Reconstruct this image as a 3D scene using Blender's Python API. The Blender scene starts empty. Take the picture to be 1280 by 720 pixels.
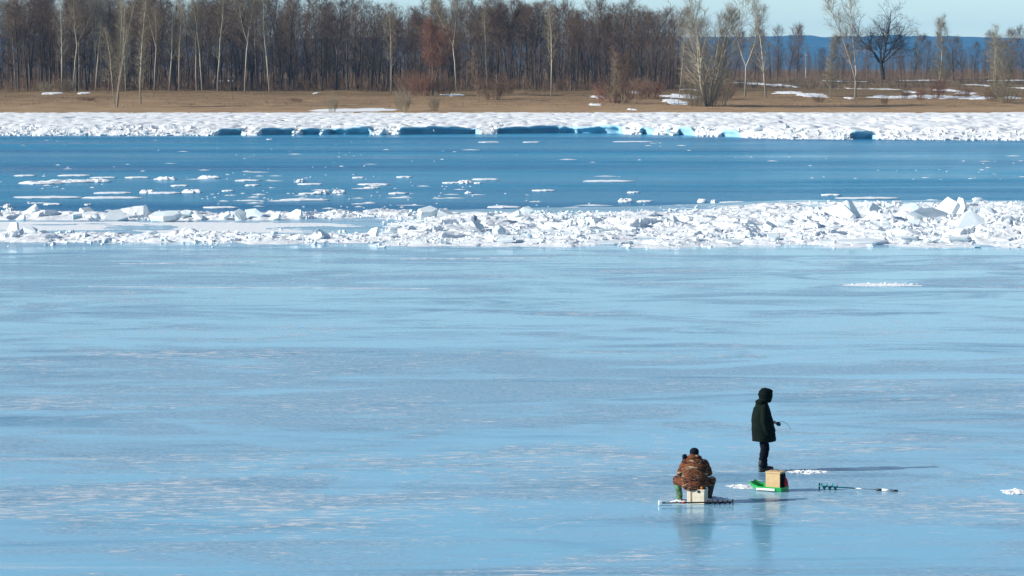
import bpy, bmesh, math, random
import numpy as np
from mathutils import Vector, Matrix, Euler

# ---------------------------------------------------------------- camera, sky, sun, exposure
scene = bpy.context.scene
col = scene.collection
R = math.radians
F = 4000.0          # focal length in photo pixels (1280 wide)
HC = 8.5            # camera height above the ice
HY = 85.0           # photo row of the horizon
cam_data = bpy.data.cameras.new('camera')
cam_data.sensor_width = 36.0
cam_data.lens = 36.0 * F / 1280.0
cam_data.shift_y = -(360.0 - HY) / 1280.0
cam_data.clip_start = 1.0
cam_data.clip_end = 60000.0
cam = bpy.data.objects.new('camera', cam_data)
cam.location = (0, 0, HC)
cam.rotation_euler = (R(90), 0, 0)
col.objects.link(cam)
scene.camera = cam

SUN_EL, SUN_AZ = 25.0, 259.0      # azimuth clockwise from +Y: light comes from the left, a little from behind us
world = bpy.data.worlds.new('World')
scene.world = world
world.use_nodes = True
wn = world.node_tree.nodes
sky = wn.new('ShaderNodeTexSky')
sky.sky_type = 'NISHITA'
sky.sun_disc = False
sky.sun_elevation = R(SUN_EL)
sky.sun_rotation = R(SUN_AZ)
sky.altitude = 100
sky.air_density = 0.6
sky.dust_density = 0.0
sky.ozone_density = 0.6
bg = wn['Background']
tint = wn.new('ShaderNodeMix'); tint.data_type = 'RGBA'; tint.blend_type = 'MULTIPLY'      # the photograph's slightly cyan white balance
tint.inputs[0].default_value = 1.0
tint.inputs[7].default_value = (1.0, 1.01, 0.94, 1.0)
world.node_tree.links.new(sky.outputs[0], tint.inputs[6])
world.node_tree.links.new(tint.outputs[2], bg.inputs[0])
bg.inputs[1].default_value = 0.10
sun_data = bpy.data.lights.new('sun', 'SUN')
sun_data.energy = 5.0
sun_data.angle = R(0.5)
sun_data.color = (1.0, 0.945, 0.86)
sun = bpy.data.objects.new('sun', sun_data)
_sd = Vector((math.sin(R(SUN_AZ)) * math.cos(R(SUN_EL)), math.cos(R(SUN_AZ)) * math.cos(R(SUN_EL)), math.sin(R(SUN_EL))))
sun.rotation_euler = _sd.to_track_quat('Z', 'Y').to_euler()
sun.location = (-60, -20, 80)
col.objects.link(sun)
vs = scene.view_settings
vs.view_transform = 'Standard'
vs.look = 'None'
vs.exposure = 0.5
vs.gamma = 1.0
scene.render.engine = 'CYCLES'
cy = scene.cycles
cy.use_denoising = True
cy.max_bounces = 6
cy.diffuse_bounces = 3
cy.glossy_bounces = 3
cy.transmission_bounces = 3
cy.volume_bounces = 1
cy.caustics_reflective = False
cy.caustics_refractive = False

# ---------------------------------------------------------------- helpers
def lin(r, g, b):
    return tuple(((c / 255.0) / 12.92 if c / 255.0 <= 0.04045 else ((c / 255.0 + 0.055) / 1.055) ** 2.4) for c in (r, g, b)) + (1.0,)

def smooth(a, b, t):
    t = np.clip((np.asarray(t, float) - a) / (b - a), 0, 1)
    return t * t * (3 - 2 * t)

def _hash(ix, iy, seed):
    n = (ix.astype(np.int64) * 374761393 + iy.astype(np.int64) * 668265263 + seed * 974634777) & 0x7fffffff
    n = ((n ^ (n >> 13)) * 1274126177) & 0x7fffffff
    n = ((n ^ (n >> 16)) * 2246822519) & 0x7fffffff
    return ((n ^ (n >> 15)) & 0xffffff) / float(0xffffff)

def vnoise(x, y, seed=0):
    x = np.asarray(x, float); y = np.asarray(y, float)
    ix = np.floor(x); iy = np.floor(y)
    fx = x - ix; fy = y - iy
    fx = fx * fx * fx * (fx * (fx * 6 - 15) + 10); fy = fy * fy * fy * (fy * (fy * 6 - 15) + 10)
    a = _hash(ix, iy, seed); b = _hash(ix + 1, iy, seed); c = _hash(ix, iy + 1, seed); d = _hash(ix + 1, iy + 1, seed)
    return (a * (1 - fx) + b * fx) * (1 - fy) + (c * (1 - fx) + d * fx) * fy

def fbm(x, y, seed=0, octv=4, gain=0.5):
    s = 0; a = 1.0; t = 0
    for o in range(octv):
        s = s + a * vnoise(np.asarray(x) * 2 ** o + 17.3 * o, np.asarray(y) * 2 ** o - 9.1 * o, seed + o * 31)
        t += a; a *= gain
    return s / t          # 0..1

def px_u(X, Y): return 640.0 + np.asarray(X) * F / np.asarray(Y)
def row_Y(y, z=0.0): return F * (HC - z) / (y - HY)
def gpt(x, y, z=0.0):
    """point of the plane at height z that the photo shows at pixel (x, y)"""
    Y = row_Y(y, z); return Vector(((x - 640.0) * Y / F, Y, z))
def at(x, y, Y): return Vector(((x - 640.0) * Y / F, Y, HC - (y - HY) * Y / F))

def mesh_np(name, verts, faces_list, smooth_shade=False):
    """faces_list: list of int arrays (n,k)"""
    me = bpy.data.meshes.new(name)
    verts = np.ascontiguousarray(verts, dtype=np.float32)
    me.vertices.add(len(verts)); me.vertices.foreach_set('co', verts.ravel())
    loops = np.concatenate([np.asarray(f, np.int32).ravel() for f in faces_list])
    tot = np.concatenate([np.full(len(f), np.asarray(f).shape[1], np.int32) for f in faces_list])
    start = np.concatenate([[0], np.cumsum(tot)[:-1]]).astype(np.int32)
    me.loops.add(len(loops)); me.loops.foreach_set('vertex_index', loops)
    me.polygons.add(len(tot)); me.polygons.foreach_set('loop_start', start)
    me.polygons.foreach_set('use_smooth', np.full(len(tot), bool(smooth_shade)))
    me.update(calc_edges=True)
    return me

def grid_mesh(name, X, Y, Z, smooth_shade=True):
    """X, Y, Z: (rows, cols) arrays"""
    r, c = X.shape
    idx = np.arange(r * c).reshape(r, c)
    q = np.stack([idx[:-1, :-1], idx[:-1, 1:], idx[1:, 1:], idx[1:, :-1]], -1).reshape(-1, 4)
    return mesh_np(name, np.stack([X, Y, Z], -1).reshape(-1, 3), [q], smooth_shade)

def add(name, me, mat=None, parent=None):
    o = bpy.data.objects.new(name, me)
    if mat is not None and me is not None and not me.materials: me.materials.append(mat)
    if parent is not None: o.parent = parent
    col.objects.link(o)
    return o

def tag(o, label=None, cat=None, group=None, kind=None):
    if label: o['label'] = label
    if cat: o['category'] = cat
    if group: o['group'] = group
    if kind: o['kind'] = kind
    return o

def empty(name, loc=(0, 0, 0), rz=0.0):
    o = bpy.data.objects.new(name, None)
    o.location = loc; o.rotation_euler = (0, 0, rz)
    o.empty_display_size = 0.2
    col.objects.link(o)
    return o

# ---------------------------------------------------------------- materials
class NT:
    def __init__(s, name):
        s.m = bpy.data.materials.new(name); s.m.use_nodes = True
        s.t = s.m.node_tree; s.b = s.t.nodes['Principled BSDF']
        s.co = None; s.off = (0, 0, 0)
    def n(s, typ, **kw):
        nd = s.t.nodes.new(typ)
        for k, v in kw.items(): setattr(nd, k, v)
        return nd
    def l(s, a, b): s.t.links.new(a, b)
    def coords(s, scale=(1, 1, 1), kind='Object'):
        if s.co is None: s.co = s.n('ShaderNodeTexCoord')
        mp = s.n('ShaderNodeMapping'); mp.inputs['Scale'].default_value = scale; mp.inputs['Location'].default_value = s.off
        s.l(s.co.outputs[kind], mp.inputs['Vector']); return mp.outputs['Vector']
    def noise(s, scale, detail=4, rough=0.55, stretch=(1, 1, 1), dist=0.0, kind='Object'):
        nd = s.n('ShaderNodeTexNoise')
        nd.inputs['Scale'].default_value = scale; nd.inputs['Detail'].default_value = detail
        nd.inputs['Roughness'].default_value = rough; nd.inputs['Distortion'].default_value = dist
        s.l(s.coords(stretch, kind), nd.inputs['Vector']); return nd.outputs['Fac']
    def ramp(s, fac, stops, interp='LINEAR'):
        nd = s.n('ShaderNodeValToRGB'); cr = nd.color_ramp; cr.interpolation = interp
        while len(cr.elements) < len(stops): cr.elements.new(0.5)
        for e, (p, c) in zip(cr.elements, stops):
            e.position = p; e.color = c if hasattr(c, '__len__') else (c, c, c, 1)
        s.l(fac, nd.inputs[0]); return nd.outputs[0]
    def math(s, op, a, b=None):
        nd = s.n('ShaderNodeMath', operation=op)
        for i, v in enumerate((a, b)):
            if v is None: continue
            if isinstance(v, (int, float)): nd.inputs[i].default_value = v
            else: s.l(v, nd.inputs[i])
        return nd.outputs[0]
    def mix(s, fac, a, b):
        nd = s.n('ShaderNodeMix', data_type='RGBA')
        for sock, v in ((nd.inputs[0], fac), (nd.inputs[6], a), (nd.inputs[7], b)):
            if isinstance(v, (int, float)): sock.default_value = v
            elif isinstance(v, tuple): sock.default_value = v if len(v) == 4 else v + (1,)
            else: s.l(v, sock)
        return nd.outputs[2]
    def set(s, **kw):
        for k, v in kw.items():
            sock = s.b.inputs[k.replace('_', ' ')]
            if isinstance(v, (int, float)): sock.default_value = v
            elif isinstance(v, tuple): sock.default_value = v if len(v) == 4 else v + (1,)
            else: s.l(v, sock)
    def bump(s, height, strength=0.5, dist=0.05, prev=None):
        nd = s.n('ShaderNodeBump'); nd.inputs['Strength'].default_value = strength
        nd.inputs['Distance'].default_value = dist
        s.l(height, nd.inputs['Height'])
        if prev is not None: s.l(prev, nd.inputs['Normal'])
        s.l(nd.outputs[0], s.b.inputs['Normal']); return nd.outputs[0]

def plain(name, c, rough=0.7, var=0.25, scale=8.0, metallic=0.0, bump=0.0, spec=0.5):
    k = NT(name); f = k.noise(scale, 5)
    k.set(Base_Color=k.ramp(f, [(0.3, tuple(x * (1 - var) for x in c[:3]) + (1,)), (0.7, tuple(min(1, x * (1 + var)) for x in c[:3]) + (1,))]),
          Roughness=rough, Metallic=metallic)
    k.b.inputs['Specular IOR Level'].default_value = spec
    if bump: k.bump(f, bump, 0.02)
    return k.m

M = {}
def mk_ice():
    k = NT('river_ice'); k.off = (23.0, 141.0, 0)
    big = k.noise(0.05, 4, 0.55, (0.32, 1, 1), 0.5)
    med = k.noise(0.30, 7, 0.66, (0.5, 1, 1), 0.7)
    fine = k.noise(2.6, 6, 0.7, (0.6, 1, 1))
    speck = k.noise(4.2, 6, 0.72, (0.42, 1, 1), 0.4)
    grain = k.noise(14.0, 4, 0.7, (0.5, 1, 1))
    # matte, frosted areas against smooth wet film
    m1 = k.math('ADD', k.math('MULTIPLY', big, 0.42), k.math('MULTIPLY', med, 0.88))
    matte = k.ramp(m1, [(0.57, 0.0), (0.70, 1.0)])
    dark = k.ramp(k.noise(0.26, 8, 0.72, (0.30, 1, 1), 0.9), [(0.52, 0.0), (0.66, 1.0)])
    wetc = k.mix(fine, (0.15, 0.425, 0.605), (0.22, 0.51, 0.685))
    matc = k.mix(k.ramp(grain, [(0.35, 0.0), (0.65, 1.0)]), (0.095, 0.28, 0.43), (0.36, 0.51, 0.62))
    c = k.mix(matte, wetc, matc)
    c = k.mix(k.math('MULTIPLY', dark, 0.60), c, (0.022, 0.16, 0.29))
    # frost flecks cluster where the ice is rough
    area = k.ramp(k.noise(0.13, 7, 0.70, (0.6, 1, 1), 0.8), [(0.44, 0.0), (0.62, 1.0)])
    fl = k.math('ADD', speck, k.math('MULTIPLY', area, 0.13))
    fl = k.math('ADD', fl, k.math('MULTIPLY', matte, 0.03))
    flk = k.ramp(fl, [(0.63, 0.0), (0.75, 1.0)])
    # long drifted streaks of thin snow
    streak = k.noise(0.22, 6, 0.66, (0.13, 1.8, 1), 0.4)
    stk = k.math('MULTIPLY', k.ramp(streak, [(0.61, 0.0), (0.73, 1.0)]), k.ramp(grain, [(0.35, 0.25), (0.6, 1.0)]))
    white = k.math('MAXIMUM', flk, stk)
    c = k.mix(k.math('MULTIPLY', white, 0.8), c, (0.62, 0.65, 0.68))
    k.set(Base_Color=c, IOR=1.31)
    rg = k.math('ADD', k.math('MULTIPLY', matte, 0.22), 0.05)
    rg = k.math('ADD', rg, k.math('MULTIPLY', white, 0.4))
    k.set(Roughness=rg)
    hb = k.math('ADD', k.math('MULTIPLY', med, 0.5), k.math('MULTIPLY', fine, 0.20))
    k.bump(hb, 0.24, 0.05)
    return k.m
M['ice'] = mk_ice()

def mk_water():
    k = NT('river_water')
    w1 = k.noise(0.8, 8, 0.74, (0.36, 1, 1), 0.8)
    w2 = k.noise(0.05, 5, 0.62, (0.22, 1, 1), 0.5)
    # wind-rippled water between smooth slicks
    slick = k.ramp(w2, [(0.38, 1.0), (0.50, 0.6), (0.66, 0.25)])
    band = k.ramp(k.noise(0.03, 5, 0.62, (0.12, 1, 1), 0.4), [(0.38, 0.0), (0.64, 1.0)])
    c = k.mix(band, (0.0, 0.145, 0.32), (0.025, 0.29, 0.48))
    k.set(Base_Color=c, IOR=1.33, Roughness=k.math('ADD', k.math('MULTIPLY', slick, 0.20), 0.10))
    k.b.inputs['Specular IOR Level'].default_value = 0.36
    k.bump(k.math('MULTIPLY', w1, slick), 0.9, 0.36)
    return k.m
M['water'] = mk_water()

def mk_snow(name, a, b, sc=3.0, bmp=0.5, dirt=0.0):
    k = NT(name)
    f = k.noise(sc, 6, 0.65); g = k.noise(sc * 0.18, 4, 0.6)
    c = k.mix(g, a, b)
    if dirt:
        c = k.mix(k.ramp(k.noise(sc * 0.5, 6, 0.7), [(0.60, 0.0), (0.72, dirt)]), c, (0.36, 0.33, 0.27))
    k.set(Base_Color=c, Roughness=0.62)
    k.b.inputs['Specular IOR Level'].default_value = 0.3
    k.bump(f, bmp, 0.12)
    return k.m
M['snow'] = mk_snow('packed_snow', (0.74, 0.78, 0.81), (0.82, 0.84, 0.85))
M['shore'] = mk_snow('shore_snow', (0.74, 0.78, 0.80), (0.86, 0.87, 0.87), 1.2, 0.9, 0.35)
M['thin_snow'] = mk_snow('thin_snow', (0.46, 0.58, 0.68), (0.60, 0.68, 0.74), 2.0, 0.3)
M['ridge'] = mk_snow('crushed_ice', (0.72, 0.78, 0.81), (0.86, 0.87, 0.88), 2.5, 0.4, 0.18)
M['blue_ice'] = mk_snow('bare_blue_ice', (0.20, 0.46, 0.60), (0.42, 0.64, 0.74), 0.8, 0.7)
def mk_slab():
    k = NT('broken_ice')
    g = k.noise(0.9, 4, 0.6); f = k.noise(6.0, 5, 0.65)
    oi = k.n('ShaderNodeObjectInfo')
    c = k.mix(k.math('MULTIPLY', g, 1.0), (0.62, 0.73, 0.78), (0.80, 0.83, 0.84))
    c = k.mix(k.ramp(oi.outputs['Random'], [(0.35, 0.0), (1.0, 0.55)]), c, (0.52, 0.68, 0.71))
    k.set(Base_Color=c, Roughness=0.42, IOR=1.31)
    k.bump(f, 0.4, 0.05)
    return k.m
M['slab'] = mk_slab()
def mk_sand():
    k = NT('bank_sand')
    f = k.noise(0.35, 6, 0.65, (0.5, 1, 1)); g = k.noise(0.05, 4, 0.6, (0.5, 1, 1), 0.3); h = k.noise(2.2, 6, 0.7)
    c = k.mix(k.ramp(f, [(0.35, 0.0), (0.65, 1.0)]), (0.30, 0.195, 0.105), (0.46, 0.315, 0.18))
    c = k.mix(k.ramp(h, [(0.55, 0.0), (0.70, 0.6)]), c, (0.12, 0.078, 0.045))
    # dry grass and dark litter take over inland
    pos = k.n('ShaderNodeSeparateXYZ'); k.l(k.coords(), pos.inputs[0])
    inl = k.n('ShaderNodeMapRange'); inl.inputs[1].default_value = 585; inl.inputs[2].default_value = 690
    k.l(k.math('ADD', pos.outputs[1], k.math('MULTIPLY', g, 90)), inl.inputs[0])
    gr = k.mix(k.ramp(f, [(0.35, 0.0), (0.68, 1.0)]), (0.13, 0.086, 0.042), (0.27, 0.19, 0.10))
    c = k.mix(inl.outputs[0], c, gr)
    k.set(Base_Color=c, Roughness=0.95)
    k.b.inputs['Specular IOR Level'].default_value = 0.15
    k.bump(k.math('ADD', f, k.math('MULTIPLY', h, 0.4)), 0.9, 0.8)
    return k.m
M['sand'] = mk_sand()
def mk_hill():
    k = NT('far_forest')
    f = k.noise(0.006, 6, 0.65, (0.5, 1, 1)); 
    c = k.mix(k.ramp(f, [(0.35, 0.0), (0.65, 1.0)]), (0.025, 0.045, 0.05), (0.06, 0.075, 0.075))
    pos = k.n('ShaderNodeSeparateXYZ'); k.l(k.coords(), pos.inputs[0])
    # clearings with snow
    s = k.noise(0.004, 5, 0.6, (0.3, 1, 3))
    c = k.mix(k.ramp(s, [(0.66, 0.0), (0.70, 0.55)]), c, (0.7, 0.72, 0.75))
    k.set(Base_Color=c, Roughness=1.0)
    return k.m
M['hill'] = mk_hill()
M['white_paint'] = plain('mast_paint', (0.75, 0.76, 0.78), 0.5, 0.06, 2)
M['bed'] = plain('river_bed', (0.10, 0.09, 0.07), 0.95)

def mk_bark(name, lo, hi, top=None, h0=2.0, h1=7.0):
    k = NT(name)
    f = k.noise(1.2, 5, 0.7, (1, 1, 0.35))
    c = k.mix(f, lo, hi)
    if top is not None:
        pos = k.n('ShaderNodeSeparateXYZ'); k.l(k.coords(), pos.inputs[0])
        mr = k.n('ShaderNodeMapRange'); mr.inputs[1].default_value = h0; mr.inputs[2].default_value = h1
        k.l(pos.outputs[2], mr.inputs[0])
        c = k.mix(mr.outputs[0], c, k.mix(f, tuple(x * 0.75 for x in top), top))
    k.set(Base_Color=c, Roughness=0.85)
    k.b.inputs['Specular IOR Level'].default_value = 0.2
    return k.m
M['bark_dark'] = mk_bark('dark_bark', (0.06, 0.052, 0.045), (0.13, 0.11, 0.09))
M['twig_dark'] = mk_bark('dark_twigs', (0.10, 0.071, 0.050), (0.185, 0.135, 0.095))
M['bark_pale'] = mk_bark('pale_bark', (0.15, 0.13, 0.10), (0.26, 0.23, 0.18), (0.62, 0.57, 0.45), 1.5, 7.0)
M['twig_pale'] = mk_bark('pale_twigs', (0.20, 0.17, 0.115), (0.34, 0.29, 0.20))
M['bark_oak'] = mk_bark('oak_bark', (0.03, 0.026, 0.024), (0.07, 0.06, 0.05))
M['twig_oak'] = mk_bark('oak_twigs', (0.05, 0.04, 0.033), (0.10, 0.08, 0.062))
M['twig_red'] = mk_bark('red_twigs', (0.17, 0.085, 0.055), (0.27, 0.145, 0.095))
M['twig_brown'] = mk_bark('brown_twigs', (0.15, 0.095, 0.06), (0.25, 0.165, 0.105))
M['twig_olive'] = mk_bark('olive_twigs', (0.17, 0.15, 0.10), (0.29, 0.25, 0.17))

# ---------------------------------------------------------------- ground, water, ice, bank, hills
def sheet(name, x0, x1, y0, y1, z, mat):
    me = mesh_np(name, np.array([[x0, y0, z], [x1, y0, z], [x1, y1, z], [x0, y1, z]]), [np.array([[0, 1, 2, 3]])])
    return tag(add(name, me, mat), kind='structure')
sheet('ground', -13000, 13000, -9000, 15000, -2.5, M['bed'])
sheet('water', -5000, 5000, -500, 560, -0.10, M['water'])

def ice_edge(X):
    """distance of the edge of the fast ice (open water beyond)"""
    X = np.asarray(X, float)
    u = 640 + X * F / 190.0
    row = np.interp(u, [-2000, 0, 300, 450, 600, 760, 900, 1040, 1280, 3500], [266, 267, 267, 265, 262, 258, 254, 250, 250, 250])
    return F * HC / (row - HY) + 3.0 * (fbm(X * 0.12, X * 0 + 3.3, 5, 4) - 0.5) + 1.6 * (fbm(X * 0.6, X * 0 + 1.3, 8, 3) - 0.5)
xs = np.concatenate([[-3000, -900, -300, -120], np.arange(-60, 60.01, 0.4), [120, 300, 900, 3000]])
ye = ice_edge(xs)
rows = [np.full_like(xs, -450.0), np.full_like(xs, 0.0), np.full_like(xs, 100.0), ye - 5, ye, ye + 0.15]
zz = [0, 0, 0, 0, 0, -0.4]
me = grid_mesh('river_ice', np.stack([xs] * 6), np.stack(rows), np.stack([np.full_like(xs, z) for z in zz]), False)
tag(add('river_ice', me, M['ice']), kind='structure')

BP_Y = [440, 500, 530, 555, 580, 610, 640, 700, 900, 1400, 4000, 14500]
BP_Z = [-1.6, 0.45, 1.12, 1.55, 2.15, 2.95, 3.6, 4.0, 4.1, 4.2, 4.2, 4.2]
def bank_z(X, Y):
    X = np.asarray(X, float); Y = np.asarray(Y, float)
    z = np.interp(Y, BP_Y, BP_Z)
    z = z + (fbm(X * 0.05, Y * 0.03, 21, 4) - 0.5) * 0.9 * smooth(530, 600, Y)
    z = z + (fbm(X * 0.35, Y * 0.25, 22, 3) - 0.5) * 0.22 * smooth(520, 560, Y)
    # shallow ditch with a low dyke behind it on the open right-hand side
    w = smooth(30, 55, X)
    z = z - w * 0.35 * np.exp(-((Y - 760) / 35.0) ** 2) + w * 0.55 * np.exp(-((Y - 1150) / 60.0) ** 2)
    return z
def bank_hit(x, y):
    """terrain point that the photo shows at pixel (x, y)"""
    Ys = np.arange(505, 2500, 0.5)
    Xs = (x - 640.0) * Ys / F
    d = bank_z(Xs, Ys) - (HC - (y - HY) * Ys / F)
    k = np.argmax(d > 0)
    return Vector((Xs[k], Ys[k], float(bank_z(Xs[k], Ys[k]))))
gx = np.concatenate([[-12500, -6000, -2500, -1000, -400, -200], np.arange(-140, 140.1, 1.0), [200, 400, 1000, 2500, 6000, 12500]])
gy = np.concatenate([np.arange(440, 500, 10), np.arange(500, 760, 1.5), np.arange(760, 1000, 5), np.arange(1000, 1500, 20), [1700, 2200, 3200, 4500, 6000, 9400, 14400]])
GX, GY = np.meshgrid(gx, gy)
tag(add('river_bank', grid_mesh('river_bank', GX, GY, bank_z(GX, GY)), M['sand']), kind='structure')

# far hills
hx = np.linspace(-9000, 9000, 900); hy = np.linspace(0, 1, 22)
HX, HT = np.meshgrid(hx, hy)
crest = 157 + 14 * (fbm(hx / 1500.0, hx * 0, 41, 4) - 0.5) * 2 + 11.0 * (fbm(hx / 280.0, hx * 0, 46, 3) - 0.5) * 2 + 6.0 * (fbm(hx / 45.0, hx * 0, 43, 3) - 0.5) * 2 - 0.004 * hx
HZ = 2 + crest[None, :] * np.sin(np.clip(HT * 1.25, 0, 1) * math.pi / 2) ** 1.2 * (0.86 + 0.28 * fbm(HX / 450.0, HT * 5, 44, 4) * np.clip(1.25 * (1 - HT), 0, 1)) - 3
HYY = 11400 + HT * 2400
tag(add('hills', grid_mesh('hills', HX, HYY, HZ), M['hill']), kind='structure')

# ---------------------------------------------------------------- shore ice shelf on the far bank
CL = [(268, 300), (310, 458), (498, 700), (700, 782), (806, 838), (850, 868), (900, 918), (1036, 1072)]
def shelf_front(X):
    X = np.asarray(X, float)
    u = 640 + X * F / 405.0
    row = np.interp(u, [-3000, 0, 250, 300, 500, 700, 780, 860, 960, 1280, 4000], [167, 168, 168, 167.5, 167, 165.5, 166, 168, 172, 174, 174])
    return F * HC / (row - HY) + 3.0 * (fbm(X * 0.10, X * 0, 61, 4) - 0.5)
def cliffness(X):
    u = 640 + np.asarray(X, float) * F / 405.0
    c = np.zeros_like(u)
    for a, b in CL: c = np.maximum(c, smooth(a - 5, a + 3, u) * (1 - smooth(b - 3, b + 5, u)))
    n = fbm(np.asarray(X) * 0.33, np.asarray(X) * 0, 62, 3)
    return c * smooth(0.36, 0.44, n)
sx = np.concatenate([np.arange(-400, -100, 6.0), np.arange(-100, 100, 0.3), np.arange(100, 401, 6.0)])
yf = shelf_front(sx); cf = cliffness(sx)
back = 540.0
jag = (fbm(sx * 0.5, sx * 0, 63, 3) - 0.5)
blk = np.floor(vnoise(sx * 0.22, sx * 0, 65) * 5) / 5.0
top = 0.80 + 0.22 * (fbm(sx * 0.06, sx * 0, 64, 3) - 0.5) * 2 + 0.42 * (blk - 0.4) * cf
Yr, Zr = [], []
for (dyc, zc), (dyr, zr) in zip([(0.9, -0.6), (0.75, 0.10), (0.35, 0.55), (-0.05, 0.80), (0.15, 1.0), (1.2, 1.02), (2.4, 1.0)],
                                [(-3.5, -0.35), (-2.7, 0.05), (-1.6, 0.22), (-0.4, 0.40), (0.8, 0.62), (1.8, 0.78), (2.8, 0.9)]):
    Yr.append(yf + cf * (dyc + jag * 1.6) + (1 - cf) * (dyr + jag * 3)); Zr.append(cf * zc * top + (1 - cf) * zr * top)
ts = (np.linspace(0, 1, 110)[1:]) ** 1.2
hum = 0.5 + 1.1 * smooth(-25, 45, sx)
for t in ts:
    y = (yf + 3.0) * (1 - t) + back * t
    lump = (fbm(sx * 0.55, y * 0.33, 66, 4) - 0.5) * 2
    pits = np.maximum(0, fbm(sx * 0.9, y * 0.5, 68, 3) - 0.56) * 1.6
    big = np.maximum(0, fbm(sx * 0.16, y * 0.10, 67, 3) - 0.52) * 1.6
    rough = 0.15 + 0.26 * np.exp(-((t - 0.04) / 0.10) ** 2) * (1 - 0.5 * cf) * (0.5 + hum)
    tt = top * np.exp(-t / 0.06) + 0.95 * (1 - np.exp(-t / 0.06))
    Yr.append(y); Zr.append(tt * (1 - t) + 1.14 * t + (rough * lump - pits + big * 0.4 * hum) * (1 - t ** 6) - 0.12 * smooth(0.97, 1.0, t))
SX = np.stack([sx + (0.3 * (vnoise(sx * 1.7, sx * 0 + i, 70) - 0.5) if 0 < i < 8 else 0) for i in range(len(Yr))])
Zr = np.stack(Zr); Yr = np.stack(Yr)
Zr[1:7] += (fbm(SX[1:7] * 0.9, Yr[1:7] * 0.9, 71, 3) - 0.5) * (0.55 * (1 - cf) + 0.16 * cf)
so = add('shore_ice', grid_mesh('shore_ice', SX, Yr, Zr, True), M['shore'])
so.data.materials.append(M['blue_ice'])          # the broken-off front shows bare ice
mi = np.zeros((len(Yr) - 1, len(sx) - 1), np.int32); mi[:4, :] = (cf[:-1] > 0.35).astype(np.int32)
so.data.polygons.foreach_set('material_index', mi.ravel())
tag(so, kind='structure')

# ---------------------------------------------------------------- haze between here and the far hills
def mk_haze():
    m = bpy.data.materials.new('haze'); m.use_nodes = True
    t = m.node_tree; t.nodes.remove(t.nodes['Principled BSDF'])
    v = t.nodes.new('ShaderNodeVolumePrincipled')
    v.inputs['Color'].default_value = (0.06, 0.46, 1.0, 1)
    v.inputs['Density'].default_value = 4.5e-5
    v.inputs['Anisotropy'].default_value = 0.0
    t.links.new(v.outputs[0], t.nodes['Material Output'].inputs['Volume'])
    return m
bm = bmesh.new(); bmesh.ops.create_cube(bm, size=1.0)
me = bpy.data.meshes.new('haze'); bm.to_mesh(me); bm.free()
hz = add('haze', me, mk_haze()); hz.scale = (26400, 24600, 224); hz.location = (0, 3050, 108.0)
tag(hz, kind='stuff')

# ---------------------------------------------------------------- trees
def tubes(branches, sides):
    """list of (pts, radii) -> verts, quads"""
    groups = {}
    for p, r in branches: groups.setdefault(len(p), []).append((p, r))
    V, Q, off = [], [], 0
    ang = np.arange(sides) * 2 * math.pi / sides
    for n, lst in groups.items():
        P = np.array([a for a, _ in lst]); Rr = np.array([b for _, b in lst])
        T = np.empty_like(P); T[:, 1:-1] = P[:, 2:] - P[:, :-2]; T[:, 0] = P[:, 1] - P[:, 0]; T[:, -1] = P[:, -1] - P[:, -2]
        T /= np.linalg.norm(T, axis=2, keepdims=True) + 1e-9
        ref = np.where(np.abs(T[..., 2:3]) > 0.9, np.array([1.0, 0, 0]), np.array([0, 0, 1.0]))
        # one reference for a whole branch keeps its rings from twisting
        ref = np.repeat(ref[:, :1], n, axis=1)
        A = np.cross(T, ref); A /= np.linalg.norm(A, axis=2, keepdims=True) + 1e-9
        B = np.cross(T, A)
        ring = P[:, :, None, :] + Rr[:, :, None, None] * (A[:, :, None, :] * np.cos(ang)[None, None, :, None] + B[:, :, None, :] * np.sin(ang)[None, None, :, None])
        b = len(lst)
        idx = off + np.arange(b * n * sides).reshape(b, n, sides)
        nx = np.roll(idx, -1, axis=2)
        q = np.stack([idx[:, :-1], nx[:, :-1], nx[:, 1:], idx[:, 1:]], -1).reshape(-1, 4)
        V.append(ring.reshape(-1, 3)); Q.append(q); off += b * n * sides
    return np.concatenate(V), np.concatenate(Q)

def tube_mesh(name, branches, sides, mat):
    v, q = tubes(branches, sides)
    me = mesh_np(name, v, [q], sides > 4); me.materials.append(mat); return me

def limb(rng, p, d, L, r0, r1, n, wob, up=0.0):
    pts = [np.array(p, float)]; d = np.array(d, float); d /= np.linalg.norm(d)
    for i in range(n):
        d = d + rng.normal(0, wob, 3); d[2] += up; d /= np.linalg.norm(d)
        pts.append(pts[-1] + d * (L / n))
    return np.array(pts), np.linspace(r0, r1, n + 1)

def sample(br, t):
    p, r = br; k = t * (len(p) - 1); i = min(int(k), len(p) - 2); f = k - i
    d = p[i + 1] - p[i]
    return p[i] * (1 - f) + p[i + 1] * f, d / (np.linalg.norm(d) + 1e-9), r[i] * (1 - f) + r[i + 1] * f

def side_dir(rng, d, ang, az=None):
    a = np.cross(d, [0, 0, 1.0]) if abs(d[2]) < 0.95 else np.cross(d, [1.0, 0, 0])
    a /= np.linalg.norm(a); b = np.cross(d, a)
    az = rng.uniform(0, 2 * math.pi) if az is None else az
    s = a * math.cos(az) + b * math.sin(az)
    return d * math.cos(ang) + s * math.sin(ang)

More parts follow.
